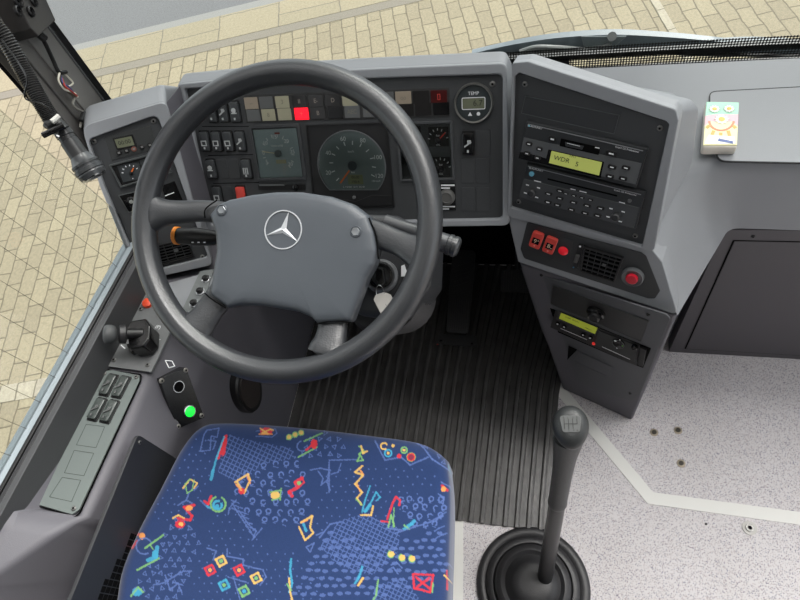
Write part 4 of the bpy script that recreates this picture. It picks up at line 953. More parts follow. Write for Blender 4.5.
for i in range(-16, 17):
    for j in range(-16, 17):
        cc = c0+np.array([i*.0098, j*.0115]); x, y = proj(PB.w(cc, .002))
        if inpoly(x, y, pol): g.append(PB.box(cc, .0082, .0098, .0012, .0024))
emit('lattice', join(*g), DEEP, side, smooth=False)
# round speaker on the footwell side wall
WL = Fr(nz((1, 0, -.05)), (-.630, .44, .3), (0, 1, 0))
sc2 = WL.c(249, 390, .006); ry = .075
spk = emit('speaker_frame', loft([[WL.w(sc2+r_*np.array([math.cos(t)*.62, math.sin(t)*1.0]), h) for t in np.linspace(0, 2*PI, 41)[:-1]] for r_, h in ((ry, -.03), (ry, .006), (ry*.93, .010), (ry*.8, .008))]), BLACK, side, ang=40)
emit('speaker_cover', loft([[WL.w(sc2+r_*np.array([math.cos(t)*.62, math.sin(t)*1.0]), h) for t in np.linspace(0, 2*PI, 41)[:-1]] for r_, h in ((ry*.8, .004), (ry*.75, .011), (ry*.02, .012))]), mat('brown black mesh', (44, 38, 36), .5, bump=.5, bscale=900), spk, ang=40)

# ------------------------------------------------------------------ left window, sill and pillar
def sillx(y, z=.66): return -.80 + (y-.1)*.09
wl = emit('wall_left', loft([[(sillx(y_)-.018, y_, -.9), (sillx(y_), y_, -.9), (sillx(y_), y_, .628), (sillx(y_)-.018, y_, .628)] for y_ in (-.5, .78)]), SIDE, kind='structure')
def sillstrip(name, a, b, z0, z1, m, zz=None):   # two photo points give the strip's near edge line; w in metres
    return None
def sill(name, off0, off1, z0, z1, m):
    r = []
    for y in (-.5, .62):
        x = sillx(y); r.append([(x+off0, y, z0), (x+off1, y, z0), (x+off1, y, z1), (x+off0, y, z1)])
    return emit(name, loft(r), m, kind='structure', bev=.0015)
sill('trim_1', -.018, .009, .63, .660, WPAINT)
sill('trim_2', .009, .016, .63, .662, BLACK)
sill('trim_3', .016, .020, .63, .660, DEEP)
sill('trim_4', .020, .028, .63, .663, RUB)
sill('trim_5', .0285, .040, .60, .664, mat('black sill lining', (64, 65, 67), .5, bump=.3, bscale=500))
w2 = emit('window_2', loft([[(sillx(y)-.006, y, .655), (sillx(y)-.002, y, .655), (sillx(y)-.002-.22, y, 1.9), (sillx(y)-.006-.22, y, 1.9)] for y in (-.5, .60)]), GLASS, kind='structure', smooth=False)
g = []
for i in range(23):
    y = -.42+i*.0445
    g.append(tube([(sillx(y)-.001, y, .655), (sillx(y)-.221, y, 1.9)], .00035, 4))
emit('heating_wires', join(*g), mat('fine heating wire', (70, 62, 50), .6), w2)
# A pillar (plane through the inner faces of its trim)
PA, PBp = np.array([-.80, .645, 0]), np.array([-.865, .845, 0])
pn_ = nz(np.cross(np.array([0, 0, 1.]), PBp-PA)); pn_ = pn_ if pn_[0] > 0 else -pn_
PL = Fr(pn_, PA+np.array([0, 0, .9]), PBp-PA)
def pu_(px, py=54, h=0): return PL.c(px, py, h)[0]
vsgn = 1 if PL.v[2] > 0 else -1
def pstrip(name, x0, x1, h0, h1, m, par=None, kind=None, bev=.002, py=54):
    a, b = pu_(x0, py, h1), pu_(x1, py, h1)
    return emit(name, PL.prism([(a, -.45), (b, -.45), (b, 1.1), (a, 1.1)], h0, h1), m, par, bev=bev, kind=kind)
PT = mat('warm grey pillar trim', (122, 120, 117), .5, bump=.3, bscale=500, var=.06)
PD = mat('dark pillar trim', (88, 86, 84), .5, bump=.3, bscale=500)
pstrip('wall_pillar', 10, 78, -.035, -.004, DEEP, kind='structure')
pstrip('trim_6', 71, 79, -.02, .002, BLACK, kind='structure')
pstrip('trim_7', 69, 70.5, -.006, .009, LGREY, kind='structure', bev=.0004)
pstrip('trim_8', 40, 68.5, -.01, .006, PT, kind='structure')
pstrip('trim_9', 24, 38.5, -.01, .005, PD, kind='structure')
pstrip('trim_10', 8, 23, -.012, .001, PD, kind='structure')
pstrip('trim_11', 3, 7.5, -.012, .002, BLACK, kind='structure')
# socket box on the pillar
o = thing('socket_box', 'black socket box with round sockets on the window pillar, top left', 'socket box', PL.pt(32, 20, .005))
emit('box_body', PL.pp([(2, -14), (34, -14), (50.5, 22), (33, 38), (25, 30)], .004, .040, .003, hh=.03), mat('worn black box', (52, 50, 49), .45, var=.1, vscale=30), o, bev=.003)
for x, y, r in ((18, 0, .011), (31, 11.5, .008), (18.5, 11, .008), (34, 1, .008)):
    c = PL.c(x, y, .042); k = emit('round_socket', PL.lathe(c, [(r, .039), (r, .043), (r*.8, .0445), (r*.7, .041)], 20), BLACK, o)
    emit('socket_pin', PL.lathe(c, [(r*.3, .040), (r*.3, .0435)], 10), DEEP, k)
# loose wiring on the pillar
wr = thing('pillar_wiring', 'black cable ending in loose white, red and blue wires on the pillar', 'wiring', PL.pt(60, 70, .01))
emit('black_cable', tube(smoothpath([PL.pt(41, 36, .016), PL.pt(46, 45, .016), PL.pt(53, 60, .014), PL.pt(59, 72, .014), PL.pt(66, 72, .014)]), .0035, 8), BLACK, wr)
emit('cable_plug', tube([PL.pt(38, 33, .02), PL.pt(44, 38, .02)], .007, 10), BLACK, wr)
for nm, col, pts in (('white_wire', (226, 222, 206), [(60, 71), (58.5, 80), (64, 89), (72, 92), (78, 97)]), ('white_wire', (214, 208, 190), [(61, 71), (67, 76), (73, 83), (68, 88), (76, 94)]),
                     ('red_wire', (176, 60, 52), [(62, 78), (65, 86), (71, 91), (77, 96)]), ('blue_wire', (84, 90, 140), [(61, 76), (63, 83), (70, 88), (75, 95)]), ('brown_wire', (96, 78, 60), [(60, 74), (60, 84), (67, 91), (76, 97)])):
    emit(nm, tube(smoothpath([PL.pt(x, y, .015+.004*math.sin(x)) for x, y in pts]), .0016, 6), mat(nm+' insulation', col, .5), wr)
emit('lower_cable', tube(smoothpath([PL.pt(76, 96, .015), PL.pt(73, 104, .015), PL.pt(79, 110, .017), PL.pt(86, 113, .014), PL.pt(82, 119, .012), PL.pt(80, 128, .01)]), .0022, 8), mat('grey wire sleeve', (120, 118, 112), .5), wr)
emit('cable_joint', tube([PL.pt(84, 112, .016), PL.pt(81, 121, .014)], .004, 8), BLACK, wr)

# ------------------------------------------------------------------ flexible reading lamp hanging beside the pillar
lamp = thing('gooseneck_lamp', 'black flexible neck lamp hanging in front of the left window pillar', 'lamp', at(50, 118, .86))
neck = smoothpath([at(-24, 8, .80), at(2, 34, .82), at(22, 68, .84), at(38, 97, .85), at(51, 119, .86)], 26)
emit('gooseneck', tube(neck, [.0105 if i % 2 else .0122 for i in range(len(neck))], 18), mat('ribbed black hose', (46, 46, 46), .35), lamp, ang=20)
emit('thin_cable', tube(smoothpath([at(2, 40, .80), at(18, 62, .81), at(27, 80, .81), at(25, 98, .83), at(42, 104, .83), at(52, 112, .84), at(52, 120, .845), at(45, 121, .845)]), .0011, 6), BLACK, lamp)
emit('cable_tie', tube([at(52, 122, .84), at(59, 116, .845)], .004, 8), mat('pale cable tie', (190, 190, 184), .4), lamp)
emit('clamp_bracket', along(at(50, 118, .86), at(64, 131, .865), [(0, .011), (1, .010)], 16), BLACK, lamp)
emit('clamp_knob', tube([at(46, 124, .85), at(50, 126, .85), at(55, 122, .85)], [.006, .0085, .006], 14), BLACK, lamp)
emit('clamp_screw', tube([at(43, 135.5, .845), at(50, 132, .845), at(64, 125.5, .85)], [.0042, .0042, .0055], 12), BLACKG, lamp)
h0, h1 = at(60, 128, .868), at(95, 178, .89)
emit('lamp_barrel', along(h0, h1, [(0, .009), (.05, .0125), (.16, .0128), (.17, .0115), (.24, .0115), (.25, .0128), (.56, .0138)], 24), mat('satin black barrel', (46, 47, 48), .35), lamp, ang=30)
emit('lamp_head', along(h0, h1, [(.55, .0138), (.66, .0175), (.70, .0205), (.74, .0205), (.75, .0195), (.78, .0195), (.79, .0215), (.86, .0215), (.87, .0200), (.90, .0205), (.97, .019)], 32), mat('satin black head', (58, 60, 62), .3), lamp, ang=25)
emit('lamp_lens', along(h0, h1, [(.965, .018), (.99, .017), (1.0, .002)], 24), CHROME, lamp)
emit('barrel_screw', tube([at(57.5, 136.5, .85), at(59.5, 137.5, .85)], [.0035, .002], 10), CHROME, lamp)

# ------------------------------------------------------------------ seat cushion with woven pattern
seat = thing('driver_seat', 'driver seat cushion in blue fabric with colourful doodle pattern', 'seat', (-.37, .1, .3))
CS = 4; X0, Y0, CW, CH = 110, 415, 350, 190
canvas = np.zeros((CH*CS, CW*CS, 3)); 
gy, gx = np.mgrid[0:CH*CS, 0:CW*CS]; gx = gx/CS+X0; gy = gy/CS+Y0
rng = np.random.RandomState(3)
navy = np.array(lin((33, 51, 90))[:3]); canvas[:] = navy
canvas *= (1+.10*(np.sin(gx*6.3)*np.sin(gy*6.3)))[..., None]
canvas *= (1+.12*(rng.rand(CH*CS, CW*CS)-.5))[..., None]
TH = {'b': (78, 98, 150), 'r': (186, 44, 52), 'y': (200, 164, 88), 'g': (108, 156, 96), 'c': (58, 140, 172), 'o': (206, 138, 72), 'w': (196, 190, 160), 'd': (120, 40, 60)}
TH = {k: np.array(lin(v)[:3]) for k, v in TH.items()}
def dab(mask_fn, x0, y0, x1, y1, col, a=1.0):
    i0, i1 = int((y0-Y0)*CS), int((y1-Y0)*CS)+1; j0, j1 = int((x0-X0)*CS), int((x1-X0)*CS)+1
    i0, j0 = max(i0, 0), max(j0, 0); i1, j1 = min(i1, CH*CS), min(j1, CW*CS)
    if i0 >= i1 or j0 >= j1: return
    X_, Y_ = gx[i0:i1, j0:j1], gy[i0:i1, j0:j1]; jit = (rng.rand(*X_.shape)-.5)*.35
    m = mask_fn(X_, Y_, jit); canvas[i0:i1, j0:j1][m] = canvas[i0:i1, j0:j1][m]*(1-a)+TH[col]*a
def line(pts, col='b', w=1.3, a=.8):
    for (x0, y0), (x1, y1) in zip(pts[:-1], pts[1:]):
        dx, dy = x1-x0, y1-y0; L2 = dx*dx+dy*dy+1e-9
        def f(X_, Y_, j):
            t = np.clip(((X_-x0)*dx+(Y_-y0)*dy)/L2, 0, 1); return np.hypot(X_-x0-t*dx, Y_-y0-t*dy)+j < w/2
        dab(f, min(x0, x1)-w, min(y0, y1)-w, max(x0, x1)+w, max(y0, y1)+w, col, a)
def blob(x, y, rx, ry, col, a=.9): dab(lambda X_, Y_, j: np.hypot((X_-x)/rx, (Y_-y)/ry)+j*.5 < 1, x-rx-1, y-ry-1, x+rx+1, y+ry+1, col, a)
def ringd(x, y, r, col, w=1.2, a0=0, a1_=360): line([(x+r*math.cos(math.radians(t)), y+r*math.sin(math.radians(t))) for t in np.linspace(a0, a1_, 14)], col, w)
def tri(x, y, s=3, rot=0, col='b'): line([(x+s*math.cos(rot+t), y+s*math.sin(rot+t)) for t in (0, 2.1, 4.2, 6.28)], col, .9, .75)
def sq(x, y, s, rot, col, w=1.8): line([(x+s*math.cos(rot+t), y+s*math.sin(rot+t)) for t in (0, PI/2, PI, 1.5*PI, 2*PI)], col, w)
# dotted and triangle fields
def field(poly, step, fn, jit=1.2):
    xs = [p[0] for p in poly]; ys = [p[1] for p in poly]; k = 0
    y = min(ys)
    while y < max(ys):
        x = min(xs)+(step/2 if k % 2 else 0); k += 1
        while x < max(xs):
            px_, py_ = x+rng.uniform(-jit, jit), y+rng.uniform(-jit, jit); ins = False
            for i in range(len(poly)):
                (ax, ay), (bx, by) = poly[i-1], poly[i]
                if (ay > py_) != (by > py_) and px_ < (bx-ax)*(py_-ay)/(by-ay)+ax: ins = not ins
            if ins: fn(px_, py_)
            x += step
        y += step*.85
dot = lambda x, y: blob(x, y, .8, .8, 'b', .75)
def curl(x, y): ringd(x, y, 2.3, 'b', 1.3, rng.uniform(0, 180), rng.uniform(300, 500)); line([(x-2, y+3), (x+rng.uniform(-1, 3), y+4)], 'b', 1.1, .75)
def seed(x, y): blob(x, y, 3.1, 1.8, 'b', .7); blob(x, y, 1.2, .8, 'b', 0)
field([(185, 440), (215, 432), (212, 470), (190, 530), (150, 520)], 8.5, dot)
field([(214, 500), (240, 500), (260, 545), (330, 560), (320, 600), (190, 600)], 9, dot)
field([(325, 465), (420, 462), (440, 480), (380, 530), (300, 540), (320, 500)], 9, dot)
field([(185, 505), (200, 545), (180, 600), (150, 600), (130, 590), (155, 550)], 9, lambda x, y: tri(x, y, 2.4, rng.uniform(0, 6)))
field([(318, 433), (345, 432), (352, 450), (335, 462), (300, 460), (298, 445)], 9, lambda x, y: tri(x, y, 2.4, rng.uniform(0, 6)))
field([(250, 465), (298, 455), (305, 475), (312, 510), (280, 530), (252, 520), (236, 490)], 11, curl)
field([(395, 500), (425, 490), (449, 500), (449, 520), (420, 530)], 10, curl)
field([(330, 530), (370, 545), (400, 540), (445, 525), (448, 575), (400, 590), (372, 600), (290, 600), (305, 560)], 9, seed)
field([(440, 440), (449, 450), (449, 470), (438, 465)], 9, lambda x, y: tri(x, y, 2.4, rng.uniform(0, 6)))
# netted patches
def net(poly, s=4.2, a=.45, al=.7):
    ca, sa = math.cos(a), math.sin(a); from_ = np.array(poly)
    def inside(X_, Y_):
        ins = np.zeros(X_.shape, bool)
        for i in range(len(poly)):
            (ax, ay), (bx, by) = poly[i-1], poly[i]
            ins ^= ((ay > Y_) != (by > Y_)) & (X_ < (bx-ax)*(Y_-ay)/(by-ay+1e-9)+ax)
        return ins
    x0, y0 = from_.min(0); x1, y1 = from_.max(0)
    dab(lambda X_, Y_, j: inside(X_, Y_) & ((np.abs(((X_*ca+Y_*sa)/s) % 1-.5) < .12+j*.12) | (np.abs(((-X_*sa+Y_*ca)/s) % 1-.5) < .12+j*.12)), x0, y0, x1, y1, 'b', al)
net([(229, 434), (250, 440), (292, 448), (296, 458), (262, 464), (240, 485), (218, 472), (222, 450)])
net([(340, 520), (365, 514), (400, 528), (398, 552), (372, 575), (338, 566), (320, 546)])
net([(375, 585), (405, 578), (420, 600), (372, 600)])
# individual motifs
line([(207, 430), (219, 428), (217, 437), (211, 436), (210, 450), (200, 451), (204, 434), (207, 430)]); line([(208, 440), (216, 441), (213, 449)]); line([(199, 451), (203, 451)])
line([(226, 436), (222, 446), (218, 458)], 'r', 3.2); blob(222.5, 449, 3, 7, 'r'); blob(225, 441, 2, 6, 'r'); line([(224, 437), (217, 456), (213, 470)], 'c', 2); line([(213, 470), (211, 479)], 'c', 3.2)
line([(256, 431), (275, 429), (277, 433), (272, 437), (256, 436)], 'b', 1.1); blob(266, 431, 6, 3.6, 'r'); line([(260, 428), (268, 434), (262, 433), (270, 429), (273, 430)], 'y', 1.5); line([(259, 434), (272, 434)], 'o', 1.3)
line([(287, 439), (302, 433)], 'g', 1.6)
for x, y in ((289, 437), (295, 434.5), (301, 432.5)): blob(x, y, 2.6, 2.1, 'y'); ringd(x, y, 2.6, 'g', 1)
line([(304, 441), (322, 433)], 'g', 1.6); line([(298, 457), (317, 447)], 'g', 1.6); blob(314, 444, 3.3, 5, 'r'); line([(306, 450), (316, 441)], 'r', 2); ringd(302, 446, 5, 'b', 1.3, 60, 260)
line([(183, 488), (190, 479), (197, 483), (194, 488)], 'y', 1.7); line([(190, 479), (185, 484), (187, 493), (192, 490), (194, 480)], 'g', 1.3); line([(194, 490), (198, 486)], 'b', 1.4); line([(189, 493), (186, 500), (178, 505)], 'b', 1.5); line([(186, 500), (192, 503)], 'b', 1.5)
line([(194, 505), (184, 507), (192, 516), (190, 520), (178, 518)], 'r', 2.6); blob(180, 524, 5, 4, 'r'); blob(189, 508, 3.6, 2.6, 'o'); blob(181, 524, 2.4, 2, 'y'); line([(173, 518), (178, 515), (184, 518)], 'y', 1.8)
line([(211, 496), (208, 504), (204, 501)], 'r', 2.4); line([(200, 500), (208, 508)], 'b', 1.4); line([(207, 506), (210, 508)], 'c', 2)
ringd(218, 504, 7.5, 'g', 2, -60, 250); ringd(217.5, 505, 4.2, 'c', 2.4, -20, 290); blob(217, 506, 2, 2, 'c')
line([(235, 482), (248, 474), (250, 480), (244, 493), (237, 482)], 'y', 1.9); blob(241.5, 491, 3.2, 3, 'r'); line([(236, 484), (241, 490)], 'o', 1.8); line([(247, 476), (250, 483)], 'o', 1.6)
blob(275, 495, 4.6, 4, 'y'); line([(270, 492), (281, 490)], 'g', 1.6); line([(272, 500), (280, 498)], 'g', 1.6); line([(281, 488), (280, 500)], 'g', 1.4)
line([(302, 478), (295, 482), (298, 487), (289, 492), (292, 496)], 'r', 3.2); blob(299, 483, 2.2, 2, 'g'); line([(301, 477), (304, 482), (300, 486)], 'r', 1.8)
line([(232, 508), (240, 512), (248, 524), (256, 531), (253, 538)], 'b', 1.4)
for i in range(6): line([(231+i*3.6, 500+i*5.4), (239+i*3.2, 503+i*5.2)], 'b', 1.2); line([(232+i*3.4, 503+i*5.6), (237+i*3.6, 512+i*5)], 'b', 1.2)
line([(252, 540), (262, 528)], 'b', 1.2); line([(236, 500), (229, 508), (228, 514)], 'b', 1.3)
line([(130, 545), (136, 533), (142, 536)], 'r', 3); blob(142, 536, 3, 3.4, 'o'); line([(137, 541), (132, 548)], 'r', 2.4)
ringd(144, 546, 8, 'b', 1.5, 60, 330); line([(145, 548), (163, 535)], 'g', 2); line([(137, 570), (159, 558)], 'g', 2); line([(148, 560), (156, 557), (157, 547)], 'c', 4); blob(155, 554, 3, 4, 'c'); line([(150, 545), (153, 549)], 'g', 1.5)
line([(153, 585), (163, 583), (183, 571), (191, 571)], 'b', 1.5); line([(165, 575), (170, 590), (178, 583), (182, 594)], 'b', 1.3); line([(173, 582), (183, 585)], 'b', 1.2)
blob(137, 592, 5, 4, 'c'); line([(131, 596), (138, 587), (143, 592)], 'g', 2)
for x, y, cc in ((221, 561, 'y'), (210, 570, 'r'), (239, 570, 'r'), (224, 585, 'c'), (256, 578, 'y'), (244, 591, 'g')):
    sq(x, y, 5.6, .3, cc, 2.3); blob(x, y, 2, 2, 'o' if cc == 'r' else ('c' if cc == 'g' else 'g'))
line([(207, 548), (216, 551), (213, 560)], 'b', 1.4); line([(227, 549), (227, 556), (243, 559), (243, 565), (263, 570), (266, 577), (260, 585)], 'b', 1.4); line([(228, 577), (246, 582)], 'b', 1.4); line([(233, 576), (240, 600)], 'b', 1.2)
line([(301, 522), (312, 516), (310, 527), (313, 533), (305, 540), (299, 527)], 'y', 2); line([(303, 523), (306, 531)], 'c', 2.6); line([(302, 522), (307, 520)], 'o', 1.8)
line([(306, 547), (314, 543), (310, 552), (306, 547)], 'b', 1.3)
line([(291, 559), (290, 570), (292, 583), (289, 592)], 'c', 2.2); line([(289, 578), (290, 592), (292, 600)], 'y', 2); line([(287, 584), (291, 590)], 'g', 2)
line([(310, 470), (320, 468), (329, 470), (327, 482), (330, 490)], 'b', 1.4); line([(329, 462), (329, 492)], 'b', 1.5); line([(318, 471), (323, 478), (321, 485), (327, 480)], 'b', 1.2); line([(329, 460), (356, 459.5)], 'b', 1.2); line([(331, 474), (338, 472), (341, 463)], 'b', 1.2)
line([(359, 446), (363, 450), (359, 454), (365, 451)], 'g', 1.6); line([(361, 446), (363, 453), (367, 451)], 'y', 1.9); line([(360, 455), (357, 461), (363, 460), (360, 455)], 'g', 1.6)
line([(362, 466), (355, 472), (363, 475), (355, 484), (362, 492), (357, 498), (361, 504)], 'y', 2); line([(360, 470), (363, 474)], 'o', 1.6); line([(357, 484), (360, 491)], 'o', 1.5); line([(356, 499), (362, 505)], 'g', 1.5)
line([(370, 486), (365, 500), (362, 512)], 'c', 1.7); line([(365, 512), (372, 500), (376, 492), (380, 497), (377, 500)], 'c', 1.8); line([(365, 511), (370, 505)], 'c', 3.4); line([(373, 506), (371, 515), (361, 515)], 'y', 1.9)
line([(387, 519), (393, 502), (396, 497), (400, 500), (399, 505)], 'r', 2.2); line([(381, 521), (389, 522)], 'r', 1.6); line([(388, 528), (391, 515), (394, 526)], 'g', 1.8); line([(394, 508), (393, 527)], 'g', 1.2)
line([(375, 441), (385, 460), (401, 457), (410, 465), (428, 457)], 'b', 1.5); line([(413, 440), (423, 447), (432, 459), (449, 470)], 'b', 1.5)
ringd(384, 446, 3.2, 'y', 1.5, 60, 330); blob(393, 445.5, 1.8, 1.5, 'y'); ringd(388, 453, 3.4, 'c', 1.7); blob(388, 453, 1.6, 1.6, 'y'); blob(399, 456, 2.5, 2.2, 'r'); ringd(404, 450, 3, 'g', 1.5); blob(404, 450, 1.5, 1.3, 'y'); ringd(411, 457, 4, 'g', 1.5); blob(411, 457, 3.6, 3.2, 'd'); ringd(411, 457, 3.6, 'r', 1.4)
line([(449, 465), (451, 480)], 'c', 1.8); line([(442, 486), (447, 490)], 'r', 3); blob(443.5, 489, 2.6, 2.6, 'o'); line([(438, 494), (444, 497), (443, 504), (438, 500)], 'b', 1.3); line([(441, 482), (450, 487)], 'b', 1.2)
line([(404, 529), (411, 524), (414, 521)], 'c', 3.4); line([(404, 525), (409, 529)], 'g', 1.8)
for x, y in ((391, 554), (402, 557.5), (412, 558.5)): blob(x, y, 3.3, 2.8, 'y'); ringd(x, y, 3.4, 'g', 1.1, 40, 260)
line([(413, 574), (433, 575), (430, 592), (414, 588), (413, 574)], 'r', 2.2); line([(416, 577), (430, 589)], 'r', 2.4); line([(429, 578), (417, 587)], 'r', 2.4); line([(433, 583), (432, 592)], 'g', 1.5)
line([(362, 567), (359, 577), (355, 583)], 'c', 2.4); line([(363, 578), (358, 585)], 'y', 2.2); line([(378, 580), (376, 595), (373, 600)], 'g', 1.8); line([(447, 570), (447, 590)], 'r', 1.6); line([(444, 575), (449, 580)], 'y', 1.5)
line([(320, 537), (330, 524), (340, 522)], 'b', 1.5); line([(316, 535), (325, 531)], 'b', 1.3); line([(395, 533), (430, 522), (446, 512)], 'b', 1.4); line([(386, 528), (402, 530)], 'b', 1.4)
for a, b in (((432, 523), (440, 517)), ((434, 531), (444, 526)), ((436, 538), (447, 533)), ((388, 570), (398, 574)), ((391, 565), (402, 568))): line([a, ((a[0]+b[0])/2, a[1]-3), b], 'b', 1.2)
tri(426, 436+10, 2.4, 1); 
def seat_mesh():
    zt = .55
    left = smoothpath([onz(x, y, zt-.024)[:2] for x, y in ((205, 425), (184, 452), (164, 490), (143, 530), (126, 570), (118, 612))]+[np.array([-.607, -.12])], 20)
    right = smoothpath([onz(x, y, zt)[:2] for x, y in ((446, 455), (449.5, 490), (449, 540), (447, 600))]+[np.array([-.095, -.12])], 20)
    def res(Pl, n):
        Pl = np.array(Pl); d = np.r_[0, np.cumsum(np.linalg.norm(np.diff(Pl, axis=0), axis=1))]; t = np.linspace(0, d[-1], n); return np.c_[np.interp(t, d, Pl[:, 0]), np.interp(t, d, Pl[:, 1])]
    NT, NS = 400, 520
    Lc, Rc = res(left, NT), res(right, NT)
    fr_ = smoothpath([onz(x, y, zt-.024)[:2] for x, y in ((205, 425), (240, 424.5), (300, 428), (370, 434.5), (420, 441), (446, 455))], 20)
    Fc = res(fr_, NS)
    s = np.linspace(0, 1, NS)[None, :, None]; t = np.linspace(0, 1, NT)[:, None, None]
    base = (1-s)*Lc[:, None, :]+s*Rc[:, None, :]
    chord = (1-s[0])*Fc[0]+s[0]*Fc[-1]; base = base+(Fc-chord)[None]*np.exp(-t*14)
    XY = base.reshape(-1, 2)
    # distance to left / right / front outline
    dl = np.linalg.norm(base-Lc[:, None, :], axis=2); dr = np.linalg.norm(base-Rc[:, None, :], axis=2)
    tt = np.linspace(0, 1, NT); Llen = .40; df = np.broadcast_to((tt*Llen)[:, None], dl.shape)
    def rnd(d, r): d = np.clip(d, 0, r); return r-np.sqrt(np.maximum(r*r-(r-d)**2, 0))
    z = zt+.004-rnd(dl, .028)-rnd(dr, .022)-rnd(df, .030)*.9
    z = z + .006*np.sin(np.clip((dl/(dl+dr)), 0, 1)*PI)
    px, py = proj(np.dstack([base, np.full(base.shape[:2], zt)]))
    # sewn channels running back from the front of the cushion
    def seam(pts, depth, wd):
        x_of = np.interp(py, [p[1] for p in pts], [p[0] for p in pts]); f = np.clip((py-pts[0][1])/30, 0, 1)
        return depth*np.exp(-((px-x_of)/wd)**2)*f
    z = z-seam([(455, 226), (500, 209), (545, 199), (600, 186)], .0125, 5)-seam([(470, 330), (520, 322), (560, 316), (600, 310)], .005, 8)
    rr_ = np.dstack([base, z])
    px, py = proj(rr_)
    ci_ = ((py-Y0)*CS).astype(int); cj = ((px-X0)*CS).astype(int)
    def mir(a, n): a = np.abs(a) % (2*n); return np.where(a >= n, 2*n-1-a, a)
    col = canvas[mir(ci_, CH*CS), mir(cj, CW*CS)]
    Vt = rr_.reshape(-1, 3); n0 = len(Vt)
    idx = np.arange(NT*NS).reshape(NT, NS)
    a = idx[:-1, :-1].ravel(); b = idx[:-1, 1:].ravel(); c = idx[1:, 1:].ravel(); d = idx[1:, :-1].ravel()
    F = np.c_[a, d, c, b]
    loop = np.r_[idx[0, :], idx[1:, -1], idx[-1, -2::-1], idx[-2:0:-1, 0]]
    ctr = Vt.mean(0); sk = Vt[loop].copy(); sk[:, 2] -= .06; sk2 = sk.copy(); sk2[:, :2] = ctr[:2]+(sk2[:, :2]-ctr[:2])*.97; sk2[:, 2] = .42
    m = len(loop); i = np.arange(m); j = (i+1) % m
    F2 = np.c_[loop[i], loop[j], n0+j, n0+i]; F3 = np.c_[n0+i, n0+j, n0+m+j, n0+m+i]
    V = np.vstack([Vt, sk, sk2]); F = np.vstack([F, F2, F3])
    colv = np.vstack([col.reshape(-1, 3), np.tile(navy, (2*m, 1))])
    return V, F, colv
V, F, colv = seat_mesh(); org = ORIG[seat.name]
me = bpy.data.meshes.new('cushion'); me.vertices.add(len(V)); me.vertices.foreach_set('co', (V-org).ravel())
me.loops.add(F.size); me.loops.foreach_set('vertex_index', F.ravel().astype(np.int32))
me.polygons.add(len(F)); me.polygons.foreach_set('loop_start', np.arange(0, F.size, 4, dtype=np.int32)); me.polygons.foreach_set('loop_total', np.full(len(F), 4, np.int32))
me.update(calc_edges=True); me.polygons.foreach_set('use_smooth', [True]*len(F))
at_c = me.color_attributes.new('weave', 'FLOAT_COLOR', 'POINT'); at_c.data.foreach_set('color', np.c_[colv, np.ones(len(colv))].ravel().astype(np.float32))
fm = bpy.data.materials.new('woven doodle seat fabric'); fm.use_nodes = True; nt = fm.node_tree; b_ = nt.nodes['Principled BSDF']
an = nt.nodes.new('ShaderNodeAttribute'); an.attribute_name = 'weave'; nt.links.new(an.outputs['Color'], b_.inputs['Base Color'])
b_.inputs['Roughness'].default_value = .95; b_.inputs['Specular IOR Level'].default_value = .15; b_.inputs['Sheen Weight'].default_value = .25; b_.inputs['Sheen Roughness'].default_value = .5
me.materials.append(fm); cu = bpy.data.objects.new('cushion', me); COL.objects.link(cu); cu.parent = seat; ORIG[cu.name] = org
bx = [np.array([-.57, .22]), np.array([-.15, .22]), np.array([-.13, -.12]), np.array([-.59, -.12])]
emit('seat_pan', loft([[(*q, .42) for q in bx], [(*q, .37) for q in bx]]), BLACK, seat, bev=.004)
emit('seat_pedestal', box3((-.37, .0, .185), (.34, .26, .37)), BLACK, seat, bev=.01)

# ------------------------------------------------------------------ gear lever
gl = thing('gear_lever', 'long black gear lever with round knob rising from a rubber floor boot', 'gear lever', onz(532, 583, 0))
bc = FL.c(532.5, 585, .012)
emit('rubber_boot', FL.lathe(bc, [(.120, 0), (.120, .008), (.114, .014), (.103, .014), (.099, .011), (.098, .020), (.091, .026), (.084, .026), (.081, .021), (.080, .030), (.074, .040), (.066, .042), (.058, .036), (.052, .040), (.044, .052), (.036, .056), (.024, .058), (.001, .058)], 64), RUB, gl, ang=50)
b0 = onz(545, 577, .052); b1 = at(568.5, 436, .905)
emit('lever_shaft', along(b0, b1, [(-.06, .0165), (.02, .0155), (.25, .0150), (.62, .0142)], 24), mat('black lever sleeve', (34, 35, 36), .35), gl)
emit('lever_grip', along(b0, b1, [(.60, .0155), (.612, .0168), (.625, .0158), (.70, .0158), (.80, .0162), (.90, .0182), (.96, .0215), (1.0, .0235)], 28), mat('grained grip', (44, 46, 47), .42, bump=.4, bscale=700), gl, ang=60)
kd_ = nz(b1-b0); kcen = at(570.5, 425, .885)
KN = Fr(nz(-ray(570, 425)+kd_*.2), kcen, np.array([1, .1, 0]))
def knob():
    rings = []
    for th in np.linspace(-PI/2, PI/2, 17):
        r = math.cos(th); h = math.sin(th)*.020
        ring = []
        for k in range(36):
            t = 2*PI*k/36; x = .0262*r*math.cos(t); y = r*math.sin(t)*(.0285 if math.sin(t) > 0 else .036); x *= 1 if math.sin(t) > 0 else 1-.12*abs(math.sin(t))**2
            ring.append(KN.w((x, y), min(h, .0165)))
        rings.append(ring)
    return loft(rings)
kn_ = emit('gear_knob', knob(), mat('grained grip', (44, 46, 47), .42), gl, ang=60)
emit('shift_plate', KN.prism(fillet([(-.012, -.012), (.012, -.012), (.0155, .012), (-.0155, .012)], .005), .0155, .0174), mat('worn shift plate', (92, 94, 94), .4), kn_, bev=.0006)
g = [KN.box((0, .0), .019, .0010, .0174, .0179)]+[KN.box((x, y), .0010, .0075, .0174, .0179) for x in (-.009, -.003, .003, .009) for y in (.0035, -.0035)][:7]
